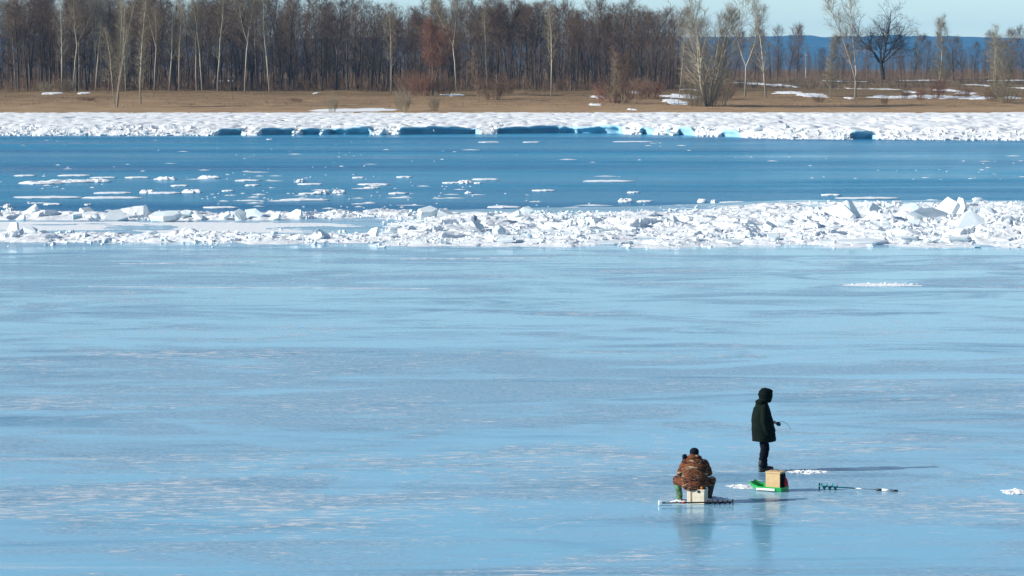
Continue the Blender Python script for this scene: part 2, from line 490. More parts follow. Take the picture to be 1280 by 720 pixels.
def fill(rng, br, n, t0, Lf, ang, k_r, up, wob=0.10, seg=4, shape=None, rmin=0.012):
    out = []
    for i in range(n):
        t = t0 + (1 - t0) * ((i + rng.uniform(0, 1)) / n) * 0.985
        p, d, r = sample(br, t)
        u = (t - t0) / (1 - t0)
        L = Lf * (shape(u) if shape else (1 - 0.75 * u)) * rng.uniform(0.7, 1.25)
        r0 = max(rmin, r * k_r)
        out.append(limb(rng, p, side_dir(rng, d, ang * rng.uniform(0.75, 1.25), i * 2.399 + rng.uniform(-0.6, 0.6)), L, r0, max(rmin * 0.45, r0 * 0.25), seg, wob, up))
    return out

def build_tree(rng, H, r0, t0=0.35, n1=28, L1=0.20, ang=0.75, up=0.06, n2=6, n3=5, stems=1, spread=0.25, lean=(0, 0), wob=0.03, tw=1.0, twr=0.014, shape=None, fork=None):
    """returns trunk branches (thick) and crown branches (thin)"""
    trunk, crown = [], []
    bases = []
    for s in range(stems):
        a = rng.uniform(0, 2 * math.pi) if stems > 1 else 0
        sp = spread * (rng.uniform(0.3, 1.0) if stems > 1 else 0)
        d = np.array([lean[0] + math.cos(a) * sp, lean[1] + math.sin(a) * sp, 1.0])
        h = H * (rng.uniform(0.7, 1.0) if s else 1.0); rr = r0 * (1 if stems == 1 else rng.uniform(0.6, 1.0))
        bases.append(limb(rng, (math.cos(a) * sp * 1.2, math.sin(a) * sp * 1.2, -0.4), d, h + 0.4, rr, max(0.02, rr * 0.10), 12, wob, 0.02 if stems > 1 else 0.01))
    if fork:      # the trunk splits at a fraction of its height
        b = bases[0]; k = max(2, int(fork * 12))
        low = (b[0][:k + 1], b[1][:k + 1] if True else None); p, d, r = sample(b, k / 12.0)
        new = [low]
        for sgn in (-1, 1):
            dd = np.array([sgn * rng.uniform(0.10, 0.42), rng.normal(0, 0.2), 1.0])
            new.append(limb(rng, p, dd, H * (1 - fork) * rng.uniform(0.9, 1.05), r * (0.8 if sgn > 0 else 0.6), 0.03, 10, 0.05, 0.05))
        trunk += [low]; bases = new[1:]
    for b in bases:
        trunk.append(b)
        l1 = fill(rng, b, n1, t0 if not fork else 0.12, H * L1, ang, 0.42, up, 0.07, 5, shape, 0.028)
        for q in l1:
            (trunk if q[1][0] > 0.055 else crown).append(q)
            l2 = fill(rng, q, n2, 0.18, np.linalg.norm(q[0][-1] - q[0][0]) * 0.48, 0.75, 0.6, up * 0.6, 0.10, 3, None, 0.018)
            crown.extend(l2)
            for w in l2:
                crown.extend(fill(rng, w, n3, 0.1, 1.45 * tw, 0.48, 0.7, 0.10, 0.07, 2, lambda u: 1 - 0.4 * u, twr))
            crown.extend(fill(rng, q, n3, 0.4, 1.4 * tw, 0.5, 0.6, 0.10, 0.07, 2, None, twr))
    return trunk, crown

class TreeKind:
    def __init__(s, name, seed, bark, twig, **kw):
        rng = np.random.default_rng(seed)
        tr, cr = build_tree(rng, **kw)
        s.name = name; s.H = kw['H']
        s.trunk = tube_mesh('trunk', tr, 6, M[bark]); s.crown = tube_mesh('crown', cr, 3, M[twig])
    def put(s, loc, h, rz, label, cat='tree', group=None, sx=1.0):
        o = empty(s.name, loc, rz)
        k = h / s.H; o.scale = (k * sx, k * sx, k)
        tag(o, label, cat, group)
        add('trunk', s.trunk, None, o); add('crown', s.crown, None, o)
        return o

dense = lambda u: 0.55 + 0.6 * math.sin(math.pi * min(1, u * 0.9 + 0.1)) - 0.35 * u
forest_kinds = [TreeKind('forest_tree', 100 + i, 'bark_dark', 'twig_dark', H=19.0, r0=0.17 + 0.02 * (i % 3), t0=0.10 + 0.05 * (i % 4), n1=36, L1=0.19, ang=0.75, up=0.10, n2=5, n3=4, twr=0.014, shape=dense,
                         fork=(0.45 if i % 4 == 3 else None)) for i in range(8)]
aspen_kinds = [TreeKind('aspen_tree', 200 + i, 'bark_pale', 'twig_pale', H=19.0, r0=0.17, t0=0.30 + 0.05 * (i % 3), n1=26, L1=0.19, ang=0.6, up=0.09, n2=5, n3=4, twr=0.012, lean=(0.05 * math.sin(i * 2.1), 0), wob=0.035, shape=dense,
                        fork=(0.5 if i in (2, 5) else None)) for i in range(6)]
rt = random.Random(7)
def top_h(p, ytop):
    """height of a tree standing at p whose tip reaches photo row ytop"""
    return HC + (HY - ytop) * p.y / F - p.z

# the wood on the left: rows of trees one behind another
fr = random.Random(11)
spots = []
for r_i in range(7):
    Yr_ = 662 + r_i * 16
    n = 37
    for i in range(n):
        u = -70 + (i + fr.uniform(0.1, 0.9)) * (925.0 / n)
        lim = 838 - 8 * fr.random() + (0 if r_i > 1 else -20)
        if u > lim: continue
        spots.append((u, Yr_ + fr.uniform(-7, 7), r_i))
ROWTXT = ['front edge', 'second row', 'third row', 'middle', 'depth', 'far depth', 'back']
for u, Y, r_i in spots:
    X = (u - 640) * Y / F
    p = Vector((X, Y, float(bank_z(X, Y)) - 0.1))
    crown_row = np.interp(u, [-80, 180, 330, 420, 480, 520, 600, 690, 720, 780, 840], [-12, -10, -10, 0, 6, 8, -6, 2, 10, 2, 8]) + fr.uniform(-10, 20)
    if r_i >= 5: crown_row += 6
    k = fr.choice(forest_kinds)
    o = k.put(p, max(9, top_h(p, crown_row)), fr.uniform(0, 6.28), 'bare dark grey-brown forest tree in the dense wood behind the sandy bank', 'tree', 'bare forest trees in the dense wood', fr.uniform(0.8, 1.35))
    o.rotation_euler[0] = fr.gauss(0, 0.04); o.rotation_euler[1] = fr.gauss(0, 0.05)

# pale-barked trees that stand out against the wood: (x, base row, tip row, words)
PALE = [
 (-9, 113, -12, 'pale tree at the left picture edge with branches fanning over the wood'),
 (77, 113, 0, 'slim pale trunk in the wood left of the forked pale tree'),
 (91, 113, -6, 'forked pale tree in the wood left of the multi-stemmed clump on sand'),
 (119, 112, -10, 'tall pale trunk rising just behind the multi-stemmed clump on sand'),
 (157, 113, -4, 'straight pale trunk in the wood between the clump and lone bank tree'),
 (193, 113, 4, 'thin pale trunk in the wood just right of the lone bank tree'),
 (211, 113, 12, 'short slender pale tree right of the lone bank tree'),
 (224, 112, 8, 'slender leaning pale trunk left of a group of three pale trunks'),
 (246, 114, -14, 'leftmost of three close pale trunks at the wood edge'),
 (253, 114, -8, 'middle of three close pale trunks at the wood edge'),
 (272, 114, -10, 'rightmost of three close pale trunks, leaning left at the wood edge'),
 (306, 112, -12, 'pale tree with wide upswept branches, left of two forked pale trees'),
 (337, 113, -10, 'bright pale tree with strong forked branches, right of a similar one'),
 (489, 117, 12, 'pale slim birch with narrow grey crown left of the reddish tree'),
 (571, 112, -4, 'tall pale trunk just right of the reddish tree'),
 (689, 121, 13, 'straight pale birch with conical crown standing alone before the dark wood'),
]
for i, (x, yb, yt, words) in enumerate(PALE):
    p = bank_hit(x, yb) if yb > 114 else at(x, yb, 650)
    if yb <= 114: p = Vector(((x - 640) * 652 / F, 652, 0)); p.z = float(bank_z(p.x, p.y))
    p.z -= 0.1
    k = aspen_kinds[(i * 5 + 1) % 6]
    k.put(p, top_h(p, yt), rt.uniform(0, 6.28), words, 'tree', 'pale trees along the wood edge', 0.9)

xr = random.Random(31)
for i, x in enumerate(sorted(xr.uniform(10, 800) for _ in range(9))):
    Y = xr.uniform(650, 676)
    p = Vector(((x - 640) * Y / F, Y, 0)); p.z = float(bank_z(p.x, p.y)) - 0.1
    o = aspen_kinds[xr.randrange(6)].put(p, top_h(p, xr.uniform(-8, 30)), xr.uniform(0, 6.28), 'thin grey-barked trunk among the dark trees, %s from the left' % ('first second third fourth fifth sixth seventh eighth ninth tenth eleventh twelfth thirteenth fourteenth fifteenth sixteenth'.split()[i]), 'tree', 'thin grey trunks among the dark trees', 0.6)
    o.rotation_euler[1] = xr.gauss(0, 0.06)

# single trees with a look of their own
def own(name, seed, x, yb, yt, words, bark, twig, r0=0.15, cat='tree', group=None, sx=1.0, rz=None, **kw):
    p = bank_hit(x, yb); p.z -= 0.08
    H = top_h(p, yt)
    k = TreeKind(name, seed, bark, twig, H=H, r0=r0, **kw)
    return k.put(p, H, rt.uniform(0, 6.28) if rz is None else rz, words, cat, group, sx)

narrow = lambda u: 1.0 - 0.55 * u
own('aspen_clump', 301, 146, 134, 2, 'multi-stemmed pale grey tree clump standing on the open sand at left', 'bark_pale', 'twig_olive', r0=0.12, stems=5, spread=0.17, t0=0.22, n1=18, L1=0.16, ang=0.5, up=0.07, n2=5, n3=4, shape=narrow)
own('aspen_tree', 302, 176, 130, -8, 'lone tall pale tree on the sand, right of the multi-stemmed clump', 'bark_pale', 'twig_olive', r0=0.15, t0=0.12, n1=36, L1=0.13, ang=0.6, up=0.07, n2=6, n3=4, shape=narrow, lean=(-0.02, 0))
own('willow_tree', 303, 540, 120, 27, 'reddish-brown rounded tree at the edge of the dark wood', 'twig_olive', 'twig_red', r0=0.13, stems=3, spread=0.14, t0=0.34, n1=24, L1=0.22, ang=0.75, up=0.09, n2=7, n3=6, tw=1.0, shape=dense)
own('poplar_clump', 304, 884, 133, -18, 'largest pale many-stemmed poplar, fanning out at the right end of the wood', 'bark_pale', 'twig_pale', r0=0.26, stems=9, spread=0.46, t0=0.2, n1=20, L1=0.26, ang=0.6, up=0.08, n2=6, n3=5, shape=dense, twr=0.015)
own('aspen_tree', 305, 931, 121, 0, 'forked pale tree with dark lower trunk, right of the big poplar', 'bark_pale', 'twig_pale', r0=0.19, fork=0.36, n1=24, L1=0.16, ang=0.6, up=0.06, n2=5, n3=4, shape=dense)
own('aspen_tree', 306, 957, 121, -3, 'upright pale tree with long narrow crown, right of the forked one', 'bark_pale', 'twig_pale', r0=0.19, t0=0.22, n1=44, L1=0.17, ang=0.6, up=0.06, n2=5, n3=4, shape=narrow)
own('aspen_tree', 307, 1038, 123, 47, 'small slim olive-grey tree left of the pair of leaning trunks', 'twig_olive', 'twig_olive', r0=0.10, t0=0.15, n1=40, L1=0.21, ang=0.7, up=0.09, n2=6, n3=5, tw=0.8, twr=0.018, shape=narrow)
own('aspen_tree', 308, 1069, 122, -14, 'tall pale tree with trunk split low into two leaning limbs before the blue hills', 'bark_pale', 'twig_pale', r0=0.21, fork=0.12, n1=34, L1=0.19, ang=0.6, up=0.06, n2=6, n3=4, shape=dense, rz=0.25)
own('aspen_tree', 309, 1173, 122, 27, 'pale slim tree with feathery crown, right of the dark spreading tree', 'bark_pale', 'twig_olive', r0=0.12, t0=0.15, n1=44, L1=0.20, ang=0.7, up=0.09, n2=6, n3=5, tw=0.9, twr=0.018, shape=narrow)
own('aspen_tree', 310, 1147, 122, 40, 'thin grey sapling left of the pale feathery tree', 'twig_olive', 'twig_olive', r0=0.06, t0=0.3, n1=20, L1=0.10, ang=0.6, up=0.06, n2=4, n3=3, tw=0.6, shape=narrow)
own('aspen_clump', 311, 1243, 127, 32, 'left one of two feathery grey-brown tree clumps near the right edge', 'bark_pale', 'twig_olive', r0=0.09, stems=4, spread=0.2, t0=0.12, n1=20, L1=0.20, ang=0.65, up=0.09, n2=4, n3=4, tw=0.9, twr=0.014, shape=dense)
own('aspen_clump', 312, 1258, 128, 40, 'right one of two feathery grey-brown tree clumps near the right edge', 'twig_olive', 'twig_olive', r0=0.09, stems=4, spread=0.2, t0=0.12, n1=20, L1=0.20, ang=0.65, up=0.09, n2=4, n3=4, tw=0.9, twr=0.014, shape=dense)
own('aspen_clump', 313, 780, 131, 58, 'grey-brown feathery sapling clump rising out of the brown bushes', 'twig_olive', 'twig_brown', r0=0.07, stems=3, spread=0.16, t0=0.15, n1=20, L1=0.17, ang=0.65, up=0.07, n2=5, n3=4, tw=0.8, shape=dense)
own('aspen_tree', 314, 766, 133, 70, 'thin upright sapling at the left side of the brown bushes', 'twig_olive', 'twig_olive', r0=0.06, t0=0.15, n1=18, L1=0.14, ang=0.7, up=0.05, n2=4, n3=3, tw=0.6)
own('aspen_tree', 315, 600, 127, 62, 'small bare grey sapling left of a low brown bush on the sand', 'twig_olive', 'twig_brown', r0=0.06, stems=2, spread=0.2, t0=0.15, n1=16, L1=0.18, ang=0.7, up=0.06, n2=5, n3=4, tw=0.7)
own('aspen_tree', 316, 848, 131, 30, 'slim pale sapling standing left of the big poplar', 'bark_pale', 'twig_olive', r0=0.07, t0=0.25, n1=20, L1=0.12, ang=0.6, up=0.07, n2=4, n3=4, tw=0.7)
own('aspen_tree', 317, 905, 131, 36, 'slim grey sapling standing right under the big poplar', 'twig_olive', 'twig_olive', r0=0.07, t0=0.2, n1=22, L1=0.14, ang=0.6, up=0.07, n2=4, n3=4, tw=0.7)

# the dark spreading oak on the right
def oak(x, yb, yt, width_px):
    rng = np.random.default_rng(77)
    p = bank_hit(x, yb); p.z -= 0.1
    H = top_h(p, yt)
    tr, cr = [], []
    tr.append(limb(rng, (0, 0, -0.4), (-0.06, 0, 1), H * 0.20 + 0.4, 0.80, 0.60, 5, 0.04))
    base = tr[0][0][-1]
    for d, L, r in (((-0.34, 0.1, 1), 0.64, 0.40), ((0.20, -0.15, 1), 0.70, 0.44), ((0.66, 0.1, 1), 0.54, 0.30), ((-0.9, 0, 0.75), 0.34, 0.22), ((0.05, 0.6, 1), 0.52, 0.30), ((0.95, -0.2, 0.62), 0.36, 0.22), ((-0.1, -0.7, 1), 0.5, 0.26)):
        b = limb(rng, base, d, H * L, r, 0.10, 8, 0.11, 0.05); tr.append(b)
        l1 = fill(rng, b, 15, 0.25, H * 0.33, 0.72, 0.55, 0.02, 0.15, 6, lambda u: 1 - 0.4 * u, 0.05)
        for q in l1:
            (tr if q[1][0] > 0.12 else cr).append(q)
            l2 = fill(rng, q, 7, 0.2, H * 0.11, 0.7, 0.6, 0.03, 0.16, 4, lambda u: 1 - 0.4 * u, 0.03)
            cr.extend(l2)
            for w in l2: cr.extend(fill(rng, w, 6, 0.15, 1.5, 0.7, 0.7, 0.03, 0.18, 2, lambda u: 1 - 0.3 * u, 0.020))
    o = empty('oak_tree', p); tag(o, 'large dark spreading tree with crooked limbs standing before the blue hills', 'tree')
    add('trunk', tube_mesh('trunk', tr, 8, M['bark_oak']), None, o); add('crown', tube_mesh('crown', cr, 3, M['twig_oak']), None, o)
oak(1104, 99.5, 1, 60)

# darker trees farther off on the right
far_kinds = [TreeKind('meadow_tree', 400 + i, 'bark_oak', 'twig_dark', H=16.0, r0=0.24, t0=0.15, n1=26, L1=0.30, ang=0.8, up=0.05, n2=7, n3=5, tw=1.5, twr=0.022, wob=0.06, shape=dense) for i in range(3)]
FAR = [(838, 101, 45, 'in the gap left of the big poplar'), (862, 100, 52, 'half hidden behind the big poplar, left'), (905, 100, 50, 'half hidden behind the big poplar, right'),
       (918, 101, 40, 'left of the forked pale tree'), (944, 100, 38, 'between the forked pale tree and its neighbour'), (972, 100, 36, 'leftmost of the dark trio right of the upright pale tree'),
       (985, 99, 32, 'middle of the dark trio right of the upright pale tree'), (996, 100, 40, 'rightmost of the dark trio right of the upright pale tree'), (1027, 98.5, 62, 'low, left of the small slim tree'),
       (1052, 99, 55, 'low, behind the tree split into two limbs'), (1085, 98.5, 58, 'low, just left of the dark spreading tree'), (1127, 99, 46, 'wide, just right of the dark spreading tree'), (1142, 99, 44, 'bent, two to the right of the dark spreading tree'),
       (1158, 98.5, 52, 'left of the pale feathery tree'), (1192, 98.5, 50, 'right of the pale feathery tree'), (1203, 98.5, 47, 'dense, in the middle of the right meadow edge'), (1218, 98.5, 55, 'small, left of the two feathery clumps'), (1234, 98.5, 42, 'behind the left feathery clump'),
       (1266, 99, 38, 'just right of the feathery clumps'), (1279, 98.5, 36, 'cut by the right picture edge')]
for i, (x, yb, yt, words) in enumerate(FAR):
    p = bank_hit(x, yb); p.z -= 0.1
    far_kinds[i % 3].put(p, top_h(p, yt), rt.uniform(0, 6.28), 'dark bare meadow tree ' + words, 'tree', 'dark trees along the far meadow', 0.62 if i % 2 else 0.8)

# ---------------------------------------------------------------- shrubs and undergrowth
def shrub_mesh(seed, H, W, n, mat, twr=0.012):
    rng = np.random.default_rng(seed); br = []
    for i in range(n):
        a = rng.uniform(0, 6.28); s = rng.uniform(0, 1) ** 0.5
        st = limb(rng, (math.cos(a) * s * W * 0.35, math.sin(a) * s * W * 0.35, -0.1), (math.cos(a) * s * 0.6, math.sin(a) * s * 0.6, 1), H * rng.uniform(0.55, 1.0), 0.02, 0.008, 4, 0.10, 0.02)
        br.append(st)
        for q in fill(rng, st, 7, 0.2, H * 0.30, 0.55, 0.7, 0.05, 0.12, 2, None, twr):
            br.append(q); br.extend(fill(rng, q, 3, 0.2, H * 0.14, 0.6, 0.7, 0.03, 0.12, 2, None, twr * 0.8))
    return tube_mesh('branches', br, 3, M[mat])
SHR = {}
for nm, mat in (('brown', 'twig_brown'), ('red', 'twig_red'), ('olive', 'twig_olive')):
    SHR[nm] = [shrub_mesh(500 + 7 * i + len(nm), 3.0, 3.0, 46, mat) for i in range(2)]
def shrub(x, yb, h, w, kind, words, loc=None):
    p = bank_hit(x, yb) if loc is None else loc
    o = add('shrub', rt.choice(SHR[kind])); o.location = (p.x, p.y, p.z - 0.05)
    o.rotation_euler = (0, 0, rt.uniform(0, 6.28)); o.scale = (w / 3.0, w / 3.0, h / 3.0)
    return tag(o, words, 'shrub', 'shrubs along the bank')
SH = [(512, 119, 5.5, 5.0, 'brown', 'tall rusty brown bush left of the reddish tree'), (527, 120, 6.0, 4.5, 'red', 'dense reddish bush at the foot of the reddish tree, left side'), (556, 119, 4.5, 4.0, 'brown', 'brown bush at the foot of the reddish tree, right side'),
      (616, 125, 6.0, 4.5, 'brown', 'loose brown bush on the sand right of a small sapling'), (632, 118, 4.0, 4, 'brown', 'low brown bush before the wood, right of the loose one'),
      (757, 128, 4.2, 4.5, 'red', 'leftmost of the wide brown bushes around the saplings'), (774, 129, 4.6, 5.0, 'brown', 'wide brown bush round the feathery sapling clump'), (797, 124, 4.2, 5.0, 'brown', 'rounded brown bush between the sapling clump and poplar'), (812, 122, 4.0, 5.0, 'red', 'rounded reddish bush left of a snow patch by the poplar'),
      (868, 133, 5.5, 3.5, 'olive', 'olive bush at the left foot of the big poplar'), (884, 133, 6.5, 4.0, 'olive', 'olive bush in front of the big poplar stems'), (899, 132, 6.0, 4.0, 'olive', 'olive bush at the right foot of the big poplar'), (906, 124, 4.0, 3.5, 'brown', 'small brown bush behind the right foot of the poplar'),
      (1023, 128, 1.6, 2.0, 'brown', 'tiny brown tuft on the sand before the small slim tree'), (1106, 131, 2.2, 1.2, 'brown', 'tiny upright twig tuft low on the sand below the dark tree'),
      (1131, 123, 2.8, 1.8, 'brown', 'small dark stub of a bush beside the long snow strip'), (1150, 125, 3.2, 1.8, 'red', 'small reddish bush at the thin sapling'), (1172, 123, 5.0, 3.0, 'red', 'reddish bush at the foot of the pale feathery tree'),
      (1205, 122, 2.5, 2.5, 'red', 'low reddish bush right of the pale feathery tree'), (1258, 129, 4.2, 4.0, 'olive', 'olive bush at the foot of the right feathery clump'), (1240, 127, 3.2, 2.6, 'brown', 'brown bush at the foot of the left feathery clump'),
      (415, 140, 3.8, 1.6, 'olive', 'faint thin twig tuft at the left end of the bank snow strip'), (503, 139, 4.5, 2.4, 'olive', 'thin twig tuft at the right end of the bank snow strip'), (543, 139, 3.4, 1.5, 'olive', 'thin twig tuft at the sand edge below the reddish tree'),
      (108, 126, 1.0, 3.0, 'brown', 'low flat dark tuft on the sand left of the clump'), (369, 127, 1.0, 2.2, 'brown', 'low dark tuft on the open sand in the middle of left bank'), (85, 115, 3.2, 3.0, 'olive', 'olive bush at the wood edge near the left snow sliver'), (56, 115, 2.6, 2.6, 'olive', 'olive tuft at the wood edge far left')]
for a in SH: shrub(*a)

def scatter(name, temps, P, S, A, mat):
    """joins turned and scaled copies of the template meshes into one mesh"""
    rng = np.random.default_rng(len(P)); V, Q, k = [], [], 0
    for p, sc3, a in zip(P, S, A):
        v, q = temps[int(rng.integers(len(temps)))]
        c, s_ = math.cos(a), math.sin(a); w = v * sc3
        V.append(np.stack([w[:, 0] * c - w[:, 1] * s_, w[:, 0] * s_ + w[:, 1] * c, w[:, 2]], -1) + p); Q.append(q + k); k += len(v)
    me = mesh_np(name, np.concatenate(V), [np.concatenate(Q)]); me.materials.append(M[mat]); return add(name, me)
def tuft(seed):
    rng = np.random.default_rng(seed); br = []
    for j in range(3):
        st = limb(rng, (rng.normal(0, 0.2), rng.normal(0, 0.3), -0.05), (rng.normal(0, 0.25), rng.normal(0, 0.25), 1), 2 * rng.uniform(0.6, 1), 0.018, 0.008, 3, 0.12)
        br.append(st); br.extend(fill(rng, st, 6, 0.2, 0.85, 0.6, 0.8, 0.04, 0.12, 2, None, 0.011))
    return tubes(br, 3)
TUFTS = [tuft(560 + i) for i in range(14)]
def scrub(name, seed, n, urange, Yrange, hr, mat, words):
    """a low thicket that reads as one mass"""
    rng = np.random.default_rng(seed)
    Y = rng.uniform(*Yrange, n); X = (rng.uniform(*urange, n) - 640) * Y / F
    k = vnoise(X * 0.22, Y * 0.12, seed) > 0.35; X, Y = X[k], Y[k]; n = len(X)
    h = rng.uniform(*hr, n) * (0.5 + 0.9 * vnoise(X * 0.3, Y * 0.2, seed + 3)) / 2.0
    w = np.clip(h, 0.5, 1.6)
    o = scatter(name, TUFTS, np.stack([X, Y, bank_z(X, Y)], -1), np.stack([w, w, h], -1), rng.uniform(0, 6.28, n), mat)
    return tag(o, words, 'undergrowth', kind='stuff')
scrub('undergrowth', 601, 1500, (-60, 840), (648, 700), (1.2, 3.8), 'twig_brown', 'brown thicket under the edge of the wood')
scrub('undergrowth', 602, 1300, (-60, 845), (690, 800), (3.0, 8.0), 'twig_dark', 'dark thicket deep under the wood')
scrub('meadow_scrub', 603, 2200, (820, 1300), (700, 980), (0.6, 1.8), 'twig_oak', 'dark low scrub across the meadow behind the bank')
scrub('meadow_scrub', 604, 1300, (830, 1300), (1050, 1350), (1.5, 5.5), 'twig_brown', 'brown scrub along the far meadow edge')
def far_tree(seed):
    rng = np.random.default_rng(seed); h = 18.0
    t = limb(rng, (0, 0, -0.3), (0, 0, 1), h, 0.16, 0.03, 6, 0.03); br = [t]
    for q in fill(rng, t, 22, 0.10, h * 0.20, 0.7, 0.4, 0.09, 0.08, 3, None, 0.03):
        br.append(q); br.extend(fill(rng, q, 6, 0.15, h * 0.09, 0.6, 0.6, 0.07, 0.1, 2, None, 0.02))
    return tubes(br, 3)
def woodland():
    """the far-off wood behind the counted trees"""
    rng = np.random.default_rng(650); T = [far_tree(660 + i) for i in range(8)]
    n1, n2 = 700, 520
    Y = np.concatenate([rng.uniform(775, 960, n1), rng.uniform(1080, 1350, n2)]); u = np.concatenate([rng.uniform(-60, 850, n1), rng.uniform(835, 1320, n2)])
    h = np.concatenate([rng.uniform(0.7, 1.15, n1), rng.uniform(0.36, 0.80, n2)]) * np.where((np.arange(n1 + n2) >= n1) & (u > 1010), 0.85, 1.0)
    X = (u - 640) * Y / F
    o = scatter('woodland', T, np.stack([X, Y, bank_z(X, Y)], -1), np.stack([h * 1.1, h * 1.1, h], -1), rng.uniform(0, 6.28, n1 + n2), 'twig_dark')
    tag(o, 'far grey-brown mass of bare trees behind the wood', 'woodland', kind='stuff')
woodland()

scrub('dry_grass', 605, 2600, (-60, 1330), (560, 670), (0.2, 0.8), 'twig_brown', 'dry grass tufts dotted over the sandy bank')

mp = bank_hit(1007, 97.5); mh = top_h(mp, 67)
ma = empty('mast', mp); tag(ma, 'thin white mast standing on the far meadow before the blue hills', 'mast')
add('pole', tube_mesh('pole', [(np.array([[0, 0, -0.3], [0, 0, mh * 0.5], [0, 0, mh]]), np.array([0.14, 0.11, 0.08]))], 8, M['white_paint']), None, ma)
add('crossbar', tube_mesh('crossbar', [(np.array([[-0.7, 0, mh * 0.93], [0.7, 0, mh * 0.93]]), np.array([0.05, 0.05]))], 6, M['white_paint']), None, ma)

# ---------------------------------------------------------------- broken ice: ridge, floes, shore blocks
def hull_mesh(name, seed, n, mat, flat=1.0):
    rng = np.random.default_rng(seed)
    v = rng.normal(0, 1, (n, 3)); v /= np.linalg.norm(v, axis=1, keepdims=True)
    v *= rng.uniform(0.75, 1.0, (n, 1)); v[:, 2] *= flat
    bm = bmesh.new()
    for p in v: bm.verts.new(p)
    r = bmesh.ops.convex_hull(bm, input=bm.verts)
    bmesh.ops.delete(bm, geom=[g for g in r['geom_interior'] if isinstance(g, bmesh.types.BMVert)], context='VERTS')
    me = bpy.data.meshes.new(name); bm.to_mesh(me); bm.free(); me.materials.append(mat); return me
def slab_mesh(name, seed, thick, mat):
    rng = np.random.default_rng(seed); n = int(rng.integers(5, 9))
    a = np.sort((np.arange(n) + rng.uniform(-0.3, 0.3, n)) * 2 * math.pi / n); r = rng.uniform(0.7, 1.05, n)
    V = []
    for sc, z, jz in ((0.90, 0.5, 0.05), (1.0, 0.34, 0.06), (0.98, -0.2, 0.10), (0.84, -0.5, 0.05)):
        rr = r * sc * rng.uniform(0.96, 1.04, n)
        V += [(math.cos(x) * q, math.sin(x) * q, thick * (z + rng.normal(0, jz))) for x, q in zip(a, rr)]
    V += [(rng.normal(0, .1), rng.normal(0, .1), thick * 0.55), (0, 0, -thick * 0.5)]
    tri, quad = [], []
    for k in range(3):
        for i in range(n): j = (i + 1) % n; quad.append((k * n + i, (k + 1) * n + i, (k + 1) * n + j, k * n + j))
    for i in range(n): j = (i + 1) % n; tri.append((i, j, 4 * n)); tri.append((3 * n + j, 3 * n + i, 4 * n + 1))
    me = mesh_np(name, np.array(V), [np.array(quad), np.array(tri)]); me.materials.append(mat); return me
SLABS = [slab_mesh('ice_chunk', 700 + i, 0.28 + 0.12 * (i % 4), M['slab']) for i in range(14)]
LUMPS = [hull_mesh('ice_lump', 740 + i, 16 + 4 * (i % 3), M['slab'], 0.75) for i in range(10)]

def ridge_env(X, Y):
    """how much broken ice is piled at a spot, 0..1"""
    X = np.asarray(X, float); Y = np.asarray(Y, float)
    u = px_u(X, Y); e = ice_edge(X)
    two = 1 - smooth(440, 580, u)
    near = np.exp(-((Y - (160.5 + 1.5 * np.sin(X * 0.11))) / 3.6) ** 2)
    farr = np.exp(-((Y - (e - 4.0)) / 3.4) ** 2)
    w1 = 5.0 * (fbm(X * 0.18, X * 0, 86, 4) - 0.5); w2 = 14.0 * (fbm(X * 0.14, X * 0, 87, 4) - 0.3)
    wide = smooth(150 + w1, 156 + w1, Y) * (1 - smooth(e - 9 - w2, e - 1 - w2 * 0.4, Y))
    peak = 0.50 + 0.5 * np.exp(-((Y - 172) / 10.0) ** 2)
    return np.where(Y > e, 0, two * np.maximum(near * 0.85, farr) + (1 - two) * wide * peak)
def ridge_h(X, Y):
    u = px_u(X, Y)
    n = fbm(np.asarray(X) * 0.5, np.asarray(Y) * 0.35, 81, 4); m = fbm(np.asarray(X) * 0.13, np.asarray(Y) * 0.09, 82, 3)
    return ridge_env(X, Y) * (0.03 + 0.62 * np.maximum(0, n - 0.38) * (0.4 + 1.3 * m) * (1 + 1.3 * smooth(900, 1080, u) * np.exp(-((np.asarray(Y) - 174) / 9.0) ** 2))) - 0.03
def plates(x, y, seed):
    """packed, unevenly tilted plates: 0..1 height with cracks between the plates"""
    ix, iy = np.floor(x), np.floor(y)
    best = np.full(x.shape, 1e9); sec = np.full(x.shape, 1e9); val = np.zeros(x.shape)
    for dx in (-1, 0, 1):
        for dy in (-1, 0, 1):
            cx, cy_ = ix + dx, iy + dy
            px, py = cx + _hash(cx, cy_, seed), cy_ + _hash(cx, cy_, seed + 1)
            d = np.hypot(x - px, y - py)
            h = _hash(cx, cy_, seed + 2) ** 1.6 + (_hash(cx, cy_, seed + 3) - 0.5) * 1.5 * (x - px) + (_hash(cx, cy_, seed + 4) - 0.5) * 1.5 * (y - py)
            n = d < best
            sec = np.where(n, best, np.minimum(sec, d)); val = np.where(n, h, val); best = np.where(n, d, best)
    return val * smooth(0.0, 0.10, sec - best) 
rx_ = np.arange(-34, 36, 0.10); ry_ = np.arange(148, 205, 0.17)
RX, RY = np.meshgrid(rx_, ry_)
EN = ridge_env(RX, RY)
wx, wy = RX + 0.5 * fbm(RX * 0.8, RY * 0.8, 88, 2), RY + 0.5 * fbm(RX * 0.8, RY * 0.8, 89, 2)
RZ = ridge_h(RX, RY) + EN * (0.34 * plates(wx * 0.62, wy * 0.5, 90) * fbm(RX * 0.25, RY * 0.2, 84, 2) * 1.4 + 0.11 * plates(wx * 1.7, wy * 1.3, 96) * fbm(RX * 0.5, RY * 0.4, 97, 2) + 0.055 * plates(wx * 3.4, wy * 2.6, 94) * smooth(0.40, 0.62, fbm(RX * 0.35, RY * 0.3, 98, 3))) - 0.02
